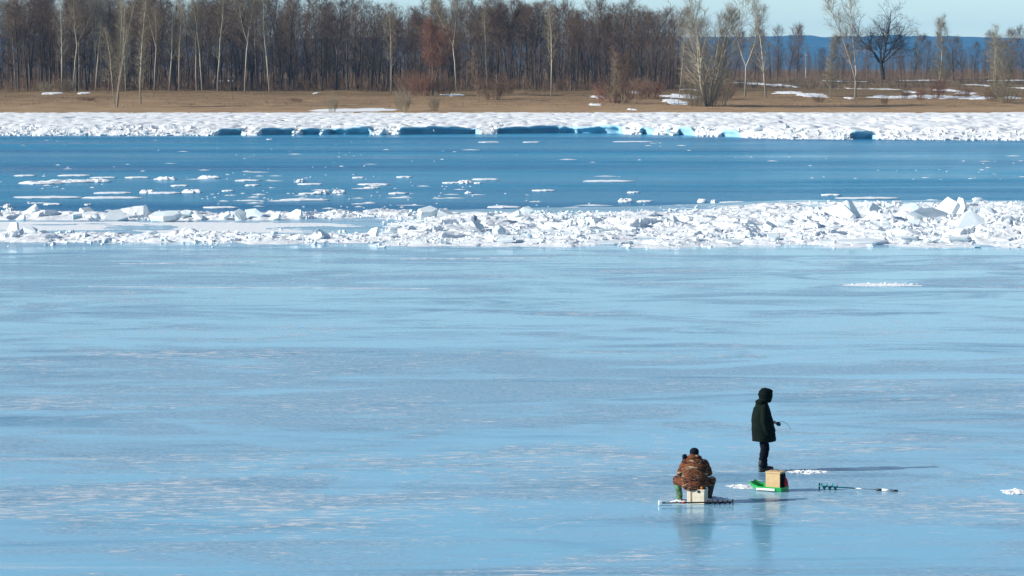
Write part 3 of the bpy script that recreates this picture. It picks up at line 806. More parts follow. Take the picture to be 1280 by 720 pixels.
thin = (fbm(RX * 0.25, RY * 0.3, 92, 4) > 0.36 + 0.45 * smooth(300, 560, px_u(RX, RY))) * smooth(158, 164, RY) * (1 - smooth(ice_edge(RX) - 6, ice_edge(RX) - 3, RY))
RZ = np.where(EN < 0.05, np.where(thin > 0.3, 0.006, -0.25), RZ)
tag(add('packed_snow', grid_mesh('packed_snow', RX, RY, RZ, False), M['ridge']), 'packed snow and crushed ice filling the ridge at the water edge', 'snow', kind='stuff')

def rand_rot(rng, n, tilt):
    ax = rng.normal(0, 1, (n, 3)); ax[:, 2] *= 0.3; ax /= np.linalg.norm(ax, axis=1, keepdims=True)
    return [Matrix.Rotation(a, 3, Vector(x)) @ Matrix.Rotation(b, 3, 'Z') for a, b, x in zip(rng.normal(0, tilt, n), rng.uniform(0, 6.28, n), ax)]

def rubble(name, seed, n, sample_fn, smin, smax, mat, words):
    rng = np.random.default_rng(seed)
    cube = np.array([[x, y, z] for x in (-1, 1) for y in (-1, 1) for z in (-1, 1)], float)
    quads = np.array([[0, 1, 3, 2], [4, 6, 7, 5], [0, 4, 5, 1], [2, 3, 7, 6], [0, 2, 6, 4], [1, 5, 7, 3]])
    P = sample_fn(rng, n); n = len(P)
    s = smin + (smax - smin) * rng.uniform(0, 1, n) ** 3.5
    V = cube[None] * (1 + rng.uniform(-0.45, 0.25, (n, 8, 3))) * s[:, None, None] * np.stack([rng.uniform(0.7, 1.5, n), rng.uniform(0.7, 1.5, n), rng.uniform(0.35, 0.9, n)], -1)[:, None]
    Rm = np.array([np.array(m) for m in rand_rot(rng, n, 0.6)])
    V = np.einsum('nij,nkj->nki', Rm, V) + P[:, None]
    Q = quads[None] + (np.arange(n) * 8)[:, None, None]
    me = mesh_np(name, V.reshape(-1, 3), [Q.reshape(-1, 4)]); 
    return tag(add(name, me, mat), words, 'ice', kind='stuff')
def ridge_sample(rng, n, power=1.0):
    X = rng.uniform(-36, 36, n * 6); Y = rng.uniform(149, 206, n * 6)
    e = ridge_env(X, Y) ** power * (0.02 + 1.5 * smooth(0.42, 0.62, fbm(X * 0.35, Y * 0.25, 85, 3)))
    k = rng.uniform(0, 1, n * 6) < e
    X, Y = X[k][:n], Y[k][:n]
    return np.stack([X, Y, ridge_h(X, Y) + 0.05], -1)
rubble('ice_rubble', 801, 8000, ridge_sample, 0.018, 0.12, M['slab'], 'fine broken ice rubble strewn along the ridge')

def put_ice(name, me, p, sc, rot, label, group, cat='ice slab'):
    o = add(name, me); o.location = p; o.scale = sc; o.rotation_euler = rot.to_euler()
    return tag(o, label, cat, group)
rng = np.random.default_rng(820)
SP = ridge_sample(rng, 190, 2.2)
rr = rand_rot(rng, len(SP), 0.45)
for i, (p, m) in enumerate(zip(SP, rr)):
    u = float(px_u(p[0], p[1])); s = 0.13 + 0.45 * rng.uniform() ** 3
    zone = ('in the near one of two ridges at left' if p[1] < 170 else 'in the ridge along the open water at left') if u < 480 else ('in the middle of the broken ice field' if u < 860 else 'in the broken ice field at right')
    if i % 3:
        put_ice('ice_chunk', SLABS[int(rng.integers(14))], (p[0], p[1], p[2] + s * 0.18), (s, s * rng.uniform(0.7, 1.1), s), m, 'small tilted white ice slab ' + zone, 'small ice slabs ' + zone)
    else:
        s *= 0.8
        put_ice('ice_lump', LUMPS[int(rng.integers(10))], (p[0], p[1], p[2] + s * 0.15), (s * 1.1, s, s * 0.9), m, 'rounded white ice lump ' + zone, 'ice lumps ' + zone, 'ice lump')

# big slabs one can point to: x, row of the middle, distance, half sizes, thickness, the way the flat side faces, spin, words
def big(x, y, Y, a, b, th, nrm, spin, words, lump=False):
    p = at(x, y, Y)
    q = Vector(nrm).normalized().to_track_quat('Z', 'Y').to_matrix() @ Matrix.Rotation(spin, 3, 'Z')
    me = LUMPS[int(a * 97) % 10] if lump else SLABS[int((a + b) * 97 + x) % 14]
    base = 0.28 + 0.12 * (SLABS.index(me) % 4) if not lump else 1.5
    o = put_ice('ice_lump' if lump else 'ice_chunk', me, p, (a * (1.05 if x < 960 else 1.4), b * (1.05 if x < 960 else 1.4), (0.95 if x < 960 else 1.3) * th / base), q, words, None, 'ice lump' if lump else 'ice slab')
    return o
BIG = [
 (404, 296, 157.5, 0.78, 0.60, 0.24, (0.78, -0.30, 0.72), 0.3, 'sharp leaning ice slab with shaded blue right side in the near left ridge'),
 (396, 298, 157.0, 0.48, 0.30, 0.24, (-0.45, -0.8, 0.4), 1.0, 'lit upright ice plate propping the sharp leaning slab'),
 (371, 268, 181, 0.95, 0.38, 0.26, (-0.55, -0.35, 0.70), 0.0, 'long ice slab pointing up to the right, tip over the open water'),
 (345, 272, 179, 0.42, 0.30, 0.24, (-0.5, -0.5, 0.6), 0.6, 'short tilted ice slab left of the long pointing slab'),
 (318, 269, 180, 0.75, 0.50, 0.34, (-0.15, -0.75, 0.6), 0.2, 'blocky ice slab in the middle of the far left ridge'),
 (300, 271, 179, 0.62, 0.40, 0.26, (0.2, -0.5, 0.8), 1.4, 'flat-topped ice slab left of the blocky one'),
 (282, 270, 179, 0.55, 0.28, 0.22, (-0.5, -0.3, 0.75), 0.5, 'thin ice slab tipped to the right beside snow lumps'),
 (206, 271, 177, 1.15, 0.80, 0.40, (-0.10, -0.20, 0.95), 0.3, 'broad thick flat ice slab in the far left ridge'),
 (234, 269, 180, 0.62, 0.5, 0.6, (0, 0, 1), 0.3, 'big rounded ice lump right of the broad flat slab', True),
 (250, 272, 179, 0.55, 0.5, 0.45, (0.3, 0, 1), 1.3, 'greenish low ice lump behind the broad flat slab', True),
 (145, 272, 178, 1.0, 0.7, 0.42, (0.12, -0.45, 0.85), 0.8, 'wide wedge of ice between two snowy lumps in the far left ridge'),
 (97, 270, 178, 0.42, 0.40, 0.7, (0, 0, 1), 0.6, 'tall knobbly ice lump in the far left ridge', True),
 (120, 271, 179, 0.30, 0.25, 0.45, (0, 0, 1), 2.1, 'pointed small ice lump right of the tall knobbly one', True),
 (27, 273, 178, 0.58, 0.26, 0.20, (-0.6, -0.4, 0.6), 0.2, 'thin ice slab pointing up right near the left edge'),
 (18, 286, 160, 0.46, 0.52, 0.22, (-0.5, -0.72, 0.42), 0.9, 'upright pale ice slab at the left end of the near ridge'),
 (38, 289, 160, 0.55, 0.42, 0.6, (0, 0, 1), 0.2, 'heap-like ice lump right of the upright slab at left', True),
 (52, 291, 160, 0.42, 0.38, 0.4, (0.1, 0, 1), 1.2, 'rough ice lump two right of the upright slab at left', True),
 (108, 297, 158, 0.48, 0.26, 0.16, (0.75, -0.25, 0.5), 0.3, 'thin leaning slab with blue shaded side in the near left ridge'),
 (190, 291, 160, 0.34, 0.28, 0.3, (0, 0, 1), 0.3, 'small white ice block on top of the near left ridge', True),
 (341, 299, 157, 0.50, 0.42, 0.5, (0, 0, 1), 0.8, 'rounded boulder-like ice lump left of the sharp leaning slab', True),
 (368, 299, 157, 0.58, 0.26, 0.20, (-0.6, -0.4, 0.65), 0.1, 'narrow ice slab tipped right, left of the sharp leaning slab'),
 (467, 292, 160, 0.55, 0.42, 0.22, (-0.5, -0.5, 0.6), 0.9, 'pointed ice plate right of the sharp leaning slab'),
 (492, 288, 162, 0.48, 0.40, 0.5, (0, 0, 1), 0.7, 'ragged ice lump where the two left ridges meet', True),
 (535, 266, 181, 0.75, 0.5, 0.45, (0.05, -0.3, 0.9), 0.3, 'low wide ice block at the water edge, middle of the picture'),
 (555, 268, 180, 0.55, 0.5, 0.4, (0.3, -0.3, 0.9), 1.9, 'chunky ice block right of the low wide one'),
 (596, 283, 167, 0.62, 0.42, 0.24, (0.6, -0.4, 0.65), 0.2, 'slab with a deep blue shaded side in the middle field'),
 (660, 263, 187, 0.55, 0.55, 0.62, (0, 0, 1), 0.4, 'pyramid-shaped ice lump by the water in the middle', True),
 (676, 268, 186, 0.40, 0.36, 0.36, (0.4, 0, 1), 1.0, 'small ice block right of the pyramid-shaped lump'),
 (710, 281, 170, 0.46, 0.22, 0.18, (-0.55, -0.6, 0.45), 1.2, 'leftmost of the row of leaning ice shards'),
 (726, 281, 170, 0.42, 0.30, 0.22, (-0.4, -0.8, 0.35), 1.5, 'second of the leaning ice shards'),
 (740, 281, 170, 0.46, 0.30, 0.24, (-0.5, -0.7, 0.4), 1.1, 'third of the leaning ice shards'),
 (760, 280, 171, 0.52, 0.36, 0.26, (-0.3, -0.75, 0.5), 0.6, 'broad shard at the right end of the leaning row'),
 (783, 285, 168, 0.85, 0.45, 0.22, (0.25, 0.1, 1), 0.2, 'dark-edged flat slab before the leaning shards'),
 (815, 279, 172, 0.80, 0.50, 0.24, (-0.2, -0.4, 0.9), 0.2, 'flat tilted ice plate left of the shaded pyramid'),
 (845, 280, 171, 0.62, 0.52, 0.26, (0.72, -0.35, 0.55), 0.6, 'steep pyramid-like slab with blue shaded right side'),
 (836, 277, 172, 0.30, 0.26, 0.5, (-0.3, 0, 1), 0.2, 'ice tip left of the steep shaded slab', True),
 (980, 283, 170, 0.75, 0.60, 0.6, (0, -0.2, 1), 0.5, 'broad white ice mound left of the big upright slab', True),
 (1005, 279, 173, 0.8, 0.55, 0.3, (-0.2, -0.5, 0.8), 0.5, 'broad tilted slab leaning on the white mound'),
 (1042, 273, 175, 1.35, 0.75, 0.45, (-0.35, -0.55, 0.75), 0.1, 'largest bright ice slab sloping up to the right'),
 (1065, 268, 176, 0.50, 0.75, 0.30, (0.70, -0.60, 0.25), 0.2, 'upright ice slab with shaded face at the end of the largest slab'),
 (1096, 267, 178, 0.85, 0.52, 0.24, (0.62, -0.55, 0.58), -0.55, 'tilted ice slab with blue shaded face right of the upright one'),
 (1137, 264, 180, 0.60, 0.42, 0.30, (-0.2, -0.6, 0.7), 0.3, 'squarish ice slab behind the flat long slab'),
 (1166, 270, 176, 1.05, 0.42, 0.26, (0.35, -0.55, 0.8), -0.25, 'flat long slab with shaded edge sloping down to the right'),
 (1184, 262, 180, 0.75, 0.60, 0.34, (-0.45, -0.60, 0.6), 0.7, 'tall triangular white slab left of the narrow fin'),
 (1202, 262, 181, 0.34, 0.62, 0.26, (-0.55, -0.75, 0.25), 0.2, 'narrow upright ice fin behind the square block'),
 (1214, 281, 169, 0.72, 0.62, 0.62, (0.05, -0.90, 0.42), 0.35, 'big squared ice block with shaded front at right'),
 (1236, 265, 179, 0.40, 0.40, 0.42, (0.2, 0, 1), 0.3, 'pointed ice lump right of the narrow fin', True),
 (1222, 250, 200, 0.34, 0.3, 0.32, (0, 0, 1), 0.3, 'lone greenish ice block at the water edge far right', True),
 (1262, 283, 168, 0.95, 0.55, 0.3, (0.3, -0.4, 0.85), 0.8, 'wide tilted slab at the right picture edge'),
 (1130, 300, 157, 0.95, 0.5, 0.24, (0, 0, 1), 0.3, 'flat greenish slab at the front of the right field'),
 (1065, 304, 154.5, 1.5, 0.7, 0.22, (0, -0.05, 1), 0.1, 'long flat ice sheet edge below the largest slab'),
 (760, 305, 154.5, 1.6, 0.8, 0.22, (0, -0.05, 1), 0.2, 'long flat greenish ice sheet at the front of the middle field'),
 (915, 303, 155.5, 1.3, 0.7, 0.20, (0.05, -0.05, 1), 0.6, 'low blue-shaded flat sheet at the front of the field'),
 (1195, 302, 156, 0.7, 0.6, 0.3, (0, 0, 1), 1.2, 'blocky pale slab before the squared ice block'),
]
for b in BIG: big(*b)

# floes drifting on the open water
def floe_mesh(seed, lumps):
    rng = np.random.default_rng(seed); n = 22
    a = np.arange(n) * 2 * math.pi / n
    r = 0.75 + 0.5 * (fbm(np.cos(a) * 1.5 + seed, np.sin(a) * 1.5, seed, 3) - 0.5) + rng.uniform(-0.06, 0.06, n)
    V, rows = [], [(1.0, -0.6), (1.04, 0.15), (0.97, 0.55), (0.7, 0.75), (0.4, 0.8)]
    for s, z in rows:
        hz_ = z + (rng.uniform(-0.1, 0.1, n) if z < 0.6 else rng.uniform(-0.2, 0.30 + lumps, n) ** 1)
        V += [(math.cos(x) * q * s, math.sin(x) * q * s, h) for x, q, h in zip(a, r, hz_)]
    V.append((0, 0, 0.85 + lumps * 0.4)); k = len(rows); quad = []; tri = []
    for j in range(k - 1):
        for i in range(n): quad.append((j * n + i, j * n + (i + 1) % n, (j + 1) * n + (i + 1) % n, (j + 1) * n + i))
    for i in range(n): tri.append(((k - 1) * n + i, (k - 1) * n + (i + 1) % n, k * n))
    me = mesh_np('ice_floe', np.array(V), [np.array(quad), np.array(tri)]); me.materials.append(M['snow']); return me
FL = [floe_mesh(900 + i, 0.0 if i < 4 else 0.9) for i in range(8)]
rf = random.Random(5)
FLOES = [(32, 218.5, 28, 0), (92, 218.3, 40, 0), (50, 228, 52, 1), (85, 226.5, 60, 1), (122, 226, 34, 1), (130, 221, 34, 0), (172, 220.8, 30, 0), (208, 223, 30, 1), (263, 221.5, 26, 1), (310, 224.5, 34, 0), (316, 230.5, 18, 0),
 (140, 240, 46, 0), (184, 239.5, 20, 1), (205, 240, 40, 0), (240, 239, 26, 1), (285, 237.5, 15, 0), (60, 245.5, 90, 0), (140, 245.8, 80, 0), (66, 254, 22, 0), (110, 254.5, 10, 0), (275, 258, 46, 0), (9, 257.5, 12, 1), (13, 262.5, 12, 1), (225, 231, 22, 0),
 (388, 229, 34, 0), (376, 226, 12, 1), (386, 241, 24, 0), (402, 240.5, 22, 1), (424, 239.5, 18, 1), (448, 221, 16, 0), (468, 229.3, 40, 0), (465, 233.5, 20, 0), (498, 240.5, 26, 0), (506, 220.3, 20, 0), (565, 227.5, 26, 0), (582, 227.5, 20, 1), (597, 227.8, 10, 0), (612, 177, 27, 0), (380, 248.5, 66, 0), (607, 223, 36, 0), (630, 257.5, 46, 0), (586, 240, 10, 0), (337, 173.5, 8, 0),
 (680, 237, 31, 0), (664, 177, 22, 0), (760, 225.3, 62, 0), (792, 239.3, 17, 0), (782, 250.5, 20, 1), (806, 250.5, 20, 0), (878, 251, 11, 1), (892, 252.3, 8, 1), (920, 252, 42, 0), (851, 256.5, 26, 0), (790, 176.5, 50, 0), (1085, 246.5, 84, 0), (1040, 242.5, 26, 0), (1165, 249.5, 18, 0), (1108, 255, 60, 0), (990, 255.5, 44, 0)]
side = lambda x: 'left' if x < 427 else ('middle' if x < 853 else 'right')
ORD = 'first second third fourth fifth sixth seventh eighth ninth tenth eleventh twelfth'.split()
seen_kind = {}
for i, (x, y, w, lum) in enumerate(sorted(FLOES)):
    p = gpt(x, y, 0.0); hw = w * p.y / F / 1.6
    o = add('ice_floe', FL[(4 + i % 4) if lum else i % 4]); o.location = (p.x, p.y, -0.08)
    dep = min(hw, 1.6) * rf.uniform(0.5, 0.9) + 0.2
    o.scale = (hw, dep, 0.12 if lum else 0.085); o.rotation_euler = (0, 0, rf.choice((0, math.pi)) + rf.uniform(-0.12, 0.12))
    reach = 'by the far shore ice' if y < 185 else ('in midstream' if y < 236 else 'near the ice ridge')
    words = '%s %s ice floe %s' % ('long thin' if w > 40 else ('small' if w < 20 else 'mid-sized'), 'lumpy white' if lum else 'flat white', reach)
    k = seen_kind.get(words, 0); seen_kind[words] = k + 1
    tag(o, '%s, %s from the left' % (words, ORD[min(k, 11)]), 'ice floe', 'ice floes drifting on the river')

def brash():
    rng = np.random.default_rng(950); V, T = [], []
    for i in range(800):
        u = rng.uniform(-40, 1320); y = rng.choice([rng.uniform(172, 215), rng.uniform(215, 248), rng.uniform(240, 262)], p=[0.30, 0.42, 0.28])
        p = gpt(u, y)
        if float(vnoise(p.x * 0.12, p.y * 0.06, 96)) < (0.55 if u < 600 else 0.78) or p.y < float(ice_edge(p.x)) or p.y > float(shelf_front(p.x)) - 4: continue
        w = 0.10 + 1.2 * rng.uniform() ** 5; d = w * rng.uniform(0.15, 0.5); n = 8; k = len(V)
        for j in range(n):
            a = j * 2 * math.pi / n; r = rng.uniform(0.6, 1.1); V.append((p.x + math.cos(a) * w * r, p.y + math.sin(a) * d * r, -0.095))
        V.append((p.x, p.y, -0.06 + 0.04 * rng.uniform()))
        for j in range(n): T.append((k + j, k + (j + 1) % n, k + n))
    tag(add('brash_ice', mesh_np('brash_ice', np.array(V), [np.array(T)]), M['snow']), 'thin scattered brash ice floating on the river', 'ice', kind='stuff')
brash()

# blocks along the edge of the shore ice
rs = np.random.default_rng(970)
n_b = 0
while n_b < 80:
    X = rs.uniform(-72, 72); u = 640 + X * F / 405.0
    c = float(cliffness(np.array([X]))[0])
    if c > 0.3 and rs.uniform() < 0.93: continue
    yb = float(shelf_front(np.array([X]))[0]) + rs.uniform(-4.5, 2.5) + (0 if u < 850 else rs.uniform(-2, 12)); s = 0.2 + 0.6 * rs.uniform() ** 3
    m = rand_rot(rs, 1, 0.55)[0]
    up_ = max(0.0, min(0.75, (yb - float(shelf_front(np.array([X]))[0]) + 3) * 0.16))
    put_ice('ice_block', SLABS[int(rs.integers(14))] if n_b % 2 else LUMPS[int(rs.integers(10))], (X, yb, up_ + s * 0.15), (s * 1.3, s * 1.1, s * 0.9), m,
            'broken ice block at the edge of the far shore ice on the %s' % side(u), 'ice blocks along the %s of the far shore edge' % side(u), 'ice block')
    n_b += 1
def shore_sample(rng, n):
    X = rng.uniform(-80, 80, n); f = shelf_front(X); k = cliffness(X) < 0.4
    X, f = X[k], f[k]; d = rng.uniform(-5, 6, len(X))
    return np.stack([X, f + d, np.clip((d + 3) * 0.16, -0.05, 0.8)], -1)
rubble('ice_rubble', 803, 3500, shore_sample, 0.05, 0.28, M['shore'], 'broken ice rubble along the far shore edge')

# ---------------------------------------------------------------- snow lying on the bank and on the ice
def snow_patch(x, y0, y1, w, words, seed):
    """covers photo rows y0..y1, w pixels wide, following the ground"""
    a, b = bank_hit(x, y1), bank_hit(x, y0); rng = np.random.default_rng(seed)
    cy_, dy = (a.y + b.y) / 2, max(1.2, (b.y - a.y) / 2); cx, dx = (x - 640) * cy_ / F, w * cy_ / F / 2
    n = 40; ang = np.arange(n) * 2 * math.pi / n
    edge = 0.35 + 1.25 * fbm(np.cos(ang) * 2.4 + seed * 3.1, np.sin(ang) * 2.4, 40 + seed, 4, 0.65)
    V = [(cx, cy_, float(bank_z(cx, cy_)) + 0.07)]
    for rr_, h in ((0.3, 0.08), (0.6, 0.07), (0.85, 0.05), (1.0, -0.05)):
        X = cx + np.cos(ang) * edge * dx * rr_; Y = cy_ + np.sin(ang) * edge * dy * rr_
        Z = bank_z(X, Y) + h + (0.05 * rng.uniform(-1, 1, n) if h > 0 else 0)
        V += list(zip(X, Y, Z))
    T = [(0, 1 + i, 1 + (i + 1) % n) for i in range(n)]; Q = []
    for k in range(3):
        for i in range(n): Q.append((1 + k * n + i, 1 + (k + 1) * n + i, 1 + (k + 1) * n + (i + 1) % n, 1 + k * n + (i + 1) % n))
    o = add('snow_patch', mesh_np('snow_patch', np.array(V), [np.array(T), np.array(Q)], True), M['snow']); return tag(o, words, 'snow patch', 'snow patches left on the bank')
PATCH = [(445, 135.6, 140, 108, 'long white snow strip on the sand near the shore ice'), (747, 119.5, 122.5, 20, 'small snow patch left of the brown bushes'), (744, 129.5, 132.5, 16, 'small low snow patch on the sand left of the saplings'),
 (852, 117.5, 124, 52, 'large bright snow patch left of the big poplar'), (843, 124, 131, 30, 'lower tongue of bright snow left of the big poplar'), (790, 136, 138, 15, 'tiny snow sliver low on the sand under the bushes'),
 (794, 113.5, 117.5, 16, 'snow bit between the two rounded bushes'), (563, 117.5, 120, 30, 'shaded snow strip before the wood right of the reddish tree'), (105, 115, 117.5, 18, 'snow sliver at the wood edge near the left'), (64, 115.5, 118, 26, 'long snow sliver at the wood edge farthest left'), (395, 115.5, 117.5, 8, 'tiny snow bit at the wood edge above the sand'),
 (985, 114.5, 118, 40, 'left part of the sloping snow strip right of the pale trees'), (1015, 116.5, 122, 42, 'right part of the sloping snow strip right of the pale trees'), (1052, 100.3, 103, 26, 'bright far snow patch beside the split tree'), (1088, 109.5, 113, 30, 'snow patch under the dark spreading tree'), (1061, 121.5, 124, 11, 'tiny snow patch by the foot of the split tree'),
 (1120, 119.5, 123.5, 56, 'left part of the long snow strip on the right bank'), (1170, 119.2, 124, 60, 'middle part of the long snow strip on the right bank'), (1218, 119.5, 124.5, 50, 'right part of the long snow strip on the right bank'), (1265, 121, 124, 22, 'snow strip at the right edge beyond the feathery clumps'),
 (1183, 111, 115, 40, 'upper snow patch behind the pale feathery tree'), (1208, 115, 118, 30, 'narrow snow patch between the two strips at right'), (1140, 113, 116.5, 22, 'small snow patch left of the pale feathery tree'), (1225, 105.5, 108.5, 20, 'far snow patch left of the feathery clumps'), (1256, 109, 113, 20, 'snow patch behind the feathery clumps'),
 (962, 104.5, 108.5, 40, 'far snow patch behind the two pale trees'), (935, 103, 105.5, 34, 'farthest snow strip behind the forked pale tree'), (866, 111.5, 115.5, 20, 'snow patch among the poplar stems'), (1152, 99.8, 101, 60, 'far thin snow line along the meadow track'), (1255, 100, 101.2, 44, 'far thin snow line at the right edge'),
 (30, 99.6, 102.5, 50, 'snow showing deep between the trunks at far left'), (110, 99.3, 102, 34, 'snow showing between the trunks behind the clump'), (290, 99.6, 102, 40, 'snow showing between the trunks behind the pale trees')]
for i, a in enumerate(PATCH): snow_patch(*a, seed=i + 1)

def ice_snow(x, y, w_px, dep, h, words, n=60, size=0.05, base=True, seed=1):
    """a low heap of scraped snow: a thin sheet with crumbs on it"""
    p = gpt(x, y); rng = np.random.default_rng(seed); m = 30; hw = w_px * p.y / F / 2
    ang = np.arange(m) * 2 * math.pi / m; edge = 0.45 + 1.0 * fbm(np.cos(ang) * 2.4 + seed, np.sin(ang) * 2.4, seed, 3)
    V = [(0, 0, h * 0.5)]
    for r_, z in ((0.3, 0.55), (0.6, 0.4), (0.85, 0.2), (1.0, -0.1)):
        V += list(zip(np.cos(ang) * edge * hw * r_, np.sin(ang) * edge * dep * r_, h * z * (1 + 0.6 * rng.uniform(-1, 1, m) * (z > 0))))
    T = [(0, 1 + i, 1 + (i + 1) % m) for i in range(m)]; Q = []
    for k in range(3):
        for i in range(m): Q.append((1 + k * m + i, 1 + (k + 1) * m + i, 1 + (k + 1) * m + (i + 1) % m, 1 + k * m + (i + 1) % m))
    iv = np.array([[x_, y_, z_] for x_ in (-1, 1) for y_ in (-1, 1) for z_ in (-1, 1)], float); iq = np.array([[0, 1, 3, 2], [4, 6, 7, 5], [0, 4, 5, 1], [2, 3, 7, 6], [0, 2, 6, 4], [1, 5, 7, 3]])
    V = [np.array(V)]; Q = [np.array(Q)]; k = len(V[0])
    for i in range(n):
        a = rng.uniform(0, 6.28); r_ = rng.uniform() ** 0.7; s_ = size * (0.35 + 0.9 * rng.uniform() ** 2)
        c = np.array([math.cos(a) * hw * r_, math.sin(a) * dep * r_, s_ * 0.35 + h * 0.5 * (1 - r_) * rng.uniform()])
        v = iv * s_ * rng.uniform(0.5, 1.3, (8, 3)) @ np.array(Euler(rng.uniform(0, 6.28, 3)).to_matrix()) * np.array([1.3, 1, 0.45]) + c
        V.append(v); Q.append(iq + k); k += 8
    o = add('snow_heap', mesh_np('snow_heap', np.concatenate(V), [np.array(T), np.concatenate(Q)], False), M['ridge']); o.location = p
    return tag(o, words, 'snow heap')
ice_snow(1103, 356, 100, 1.0, 0.035, 'long low snow drift alone on the far ice at right', 30, 0.06, seed=2)
ice_snow(1008, 589.5, 54, 0.38, 0.035, 'snow and slush scraped from the hole right of the standing person', 40, 0.04, seed=3)
ice_snow(927, 608.5, 36, 0.35, 0.02, 'low snow heap at the tip of the green sled', 22, 0.03, seed=4)
ice_snow(1268, 614.5, 34, 0.4, 0.035, 'small snow heap on the ice at the right edge', 18, 0.035, seed=5)
ice_snow(895, 626.5, 26, 0.30, 0.07, 'lumpy slush heap right of the seated person', 40, 0.06, seed=6)
ice_snow(847, 627.5, 20, 0.2, 0.02, 'thin slush streak left of the seated person', 20, 0.03, seed=7)

def snow_line(x0, x1, y0, y1, dep, words, seed):
    """a thin wavering line of blown snow caught on the ice"""
    n = 90; rng = np.random.default_rng(seed); t = np.linspace(0, 1, n); V = []
    u = x0 + (x1 - x0) * t; y = y0 + (y1 - y0) * t + 1.2 * (fbm(t * 6, t * 0, seed, 3) - 0.5)
    Y = F * HC / (y - HY); X = (u - 640) * Y / F
    w = dep * np.maximum(0.02, fbm(t * 14, t * 0 + 2, seed + 1, 4) - 0.42) * 2.4 * np.sin(math.pi * t) ** 0.4
    for k, z in ((-1, 0.003), (0, 0.022), (1, 0.003)): V.append(np.stack([X, Y + k * w, np.full(n, z)], -1))
    idx = np.arange(3 * n).reshape(3, n); q = np.stack([idx[:-1, :-1], idx[:-1, 1:], idx[1:, 1:], idx[1:, :-1]], -1).reshape(-1, 4)
    o = add('snow_line', mesh_np('snow_line', np.concatenate(V), [q], True), M['thin_snow']); return tag(o, words, 'snow line', 'thin lines of blown snow on the ice')
snow_line(110, 540, 358.5, 361, 0.5, 'long thin snow line on the far ice, left half', 1)
snow_line(500, 690, 324, 322, 0.9, 'thin snow line close below the ridge, middle', 2)
snow_line(150, 350, 330, 327, 0.6, 'thin snow line close below the ridge, left', 3)

# ---------------------------------------------------------------- people and their gear
_ico = None
def ico():
    global _ico
    if _ico is None:
        bm = bmesh.new(); bmesh.ops.create_icosphere(bm, subdivisions=2, radius=1.0)
        bm.verts.ensure_lookup_table(); _ico = (np.array([v.co[:] for v in bm.verts]), np.array([[v.index for v in f.verts] for f in bm.faces])); bm.free()
    return _ico
def chain(pts, step=0.35):
    """spheres strung between (x,y,z,r) or (x,y,z,rx,ry,rz) points"""
    P = [np.array(p if len(p) == 6 else (*p[:3], p[3], p[3], p[3]), float) for p in pts]; out = []
    if len(P) == 1: return P
    for a, b in zip(P[:-1], P[1:]):
        n = max(2, int(np.linalg.norm(a[:3] - b[:3]) / (step * min(a[3:].min(), b[3:].min())) + 1))
        out += [a + (b - a) * t for t in np.linspace(0, 1, n)]
    return out
def ring_loft(rings, n=28, power=2.3):
    """rings: (cx, cy, z, rx, ry) bottom to top -> closed mesh"""
    V, T = [], []
    ang = np.arange(n) * 2 * math.pi / n
    for cx, cy_, z, rx, ry in rings:
        c, s = np.cos(ang), np.sin(ang)
        V += list(zip(cx + rx * np.sign(c) * np.abs(c) ** (2 / power), cy_ + ry * np.sign(s) * np.abs(s) ** (2 / power), np.full(n, z)))
    m = len(rings)
    for k in range(m - 1):
        for i in range(n):
            j = (i + 1) % n; T += [(k * n + i, k * n + j, (k + 1) * n + j), (k * n + i, (k + 1) * n + j, (k + 1) * n + i)]
    V.append((rings[0][0], rings[0][1], rings[0][2])); V.append((rings[-1][0], rings[-1][1], rings[-1][2]))
    for i in range(n): j = (i + 1) % n; T += [(j, i, m * n), ((m - 1) * n + i, (m - 1) * n + j, m * n + 1)]
    return np.array(V), np.array(T)
def blob(name, chains, mat, parent, voxel=0.012, smooth_n=4, lofts=(), wrinkle=0.0):
    """one continuous skin round all the given shapes"""
    iv, it = ico(); V, T, k = [], [], 0
    for c in chains:
        for q in chain(c):
            V.append(iv * q[3:] + q[:3]); T.append(it + k); k += len(iv)
    for v, t in lofts: V.append(v); T.append(t + k); k += len(v)
    me = mesh_np('tmp', np.concatenate(V), [np.concatenate(T)])
    o = bpy.data.objects.new('tmp', me); col.objects.link(o)
    r = o.modifiers.new('r', 'REMESH'); r.mode = 'VOXEL'; r.voxel_size = voxel; r.use_smooth_shade = True
    s = o.modifiers.new('s', 'SMOOTH'); s.iterations = smooth_n; s.factor = 0.5
    bpy.context.view_layer.update()
    dg = bpy.context.evaluated_depsgraph_get()
    new = bpy.data.meshes.new_from_object(o.evaluated_get(dg)); new.name = name
    bpy.data.objects.remove(o); bpy.data.meshes.remove(me)
    n = len(new.vertices); co = np.empty(n * 3, np.float32); new.vertices.foreach_get('co', co); co = co.reshape(-1, 3)
    if wrinkle:
        nr = np.empty(n * 3, np.float32); new.vertices.foreach_get('normal', nr); nr = nr.reshape(-1, 3)
        w = fbm(co[:, 0] * 7 + co[:, 1] * 6, co[:, 2] * 16, 33, 3) - 0.5
        co = co + nr * (w * wrinkle)[:, None]; new.vertices.foreach_set('co', co.astype(np.float32).ravel())
    new.polygons.foreach_set('use_smooth', np.ones(len(new.polygons), bool)); new.materials.clear(); new.update()
    return add(name, new, mat, parent)

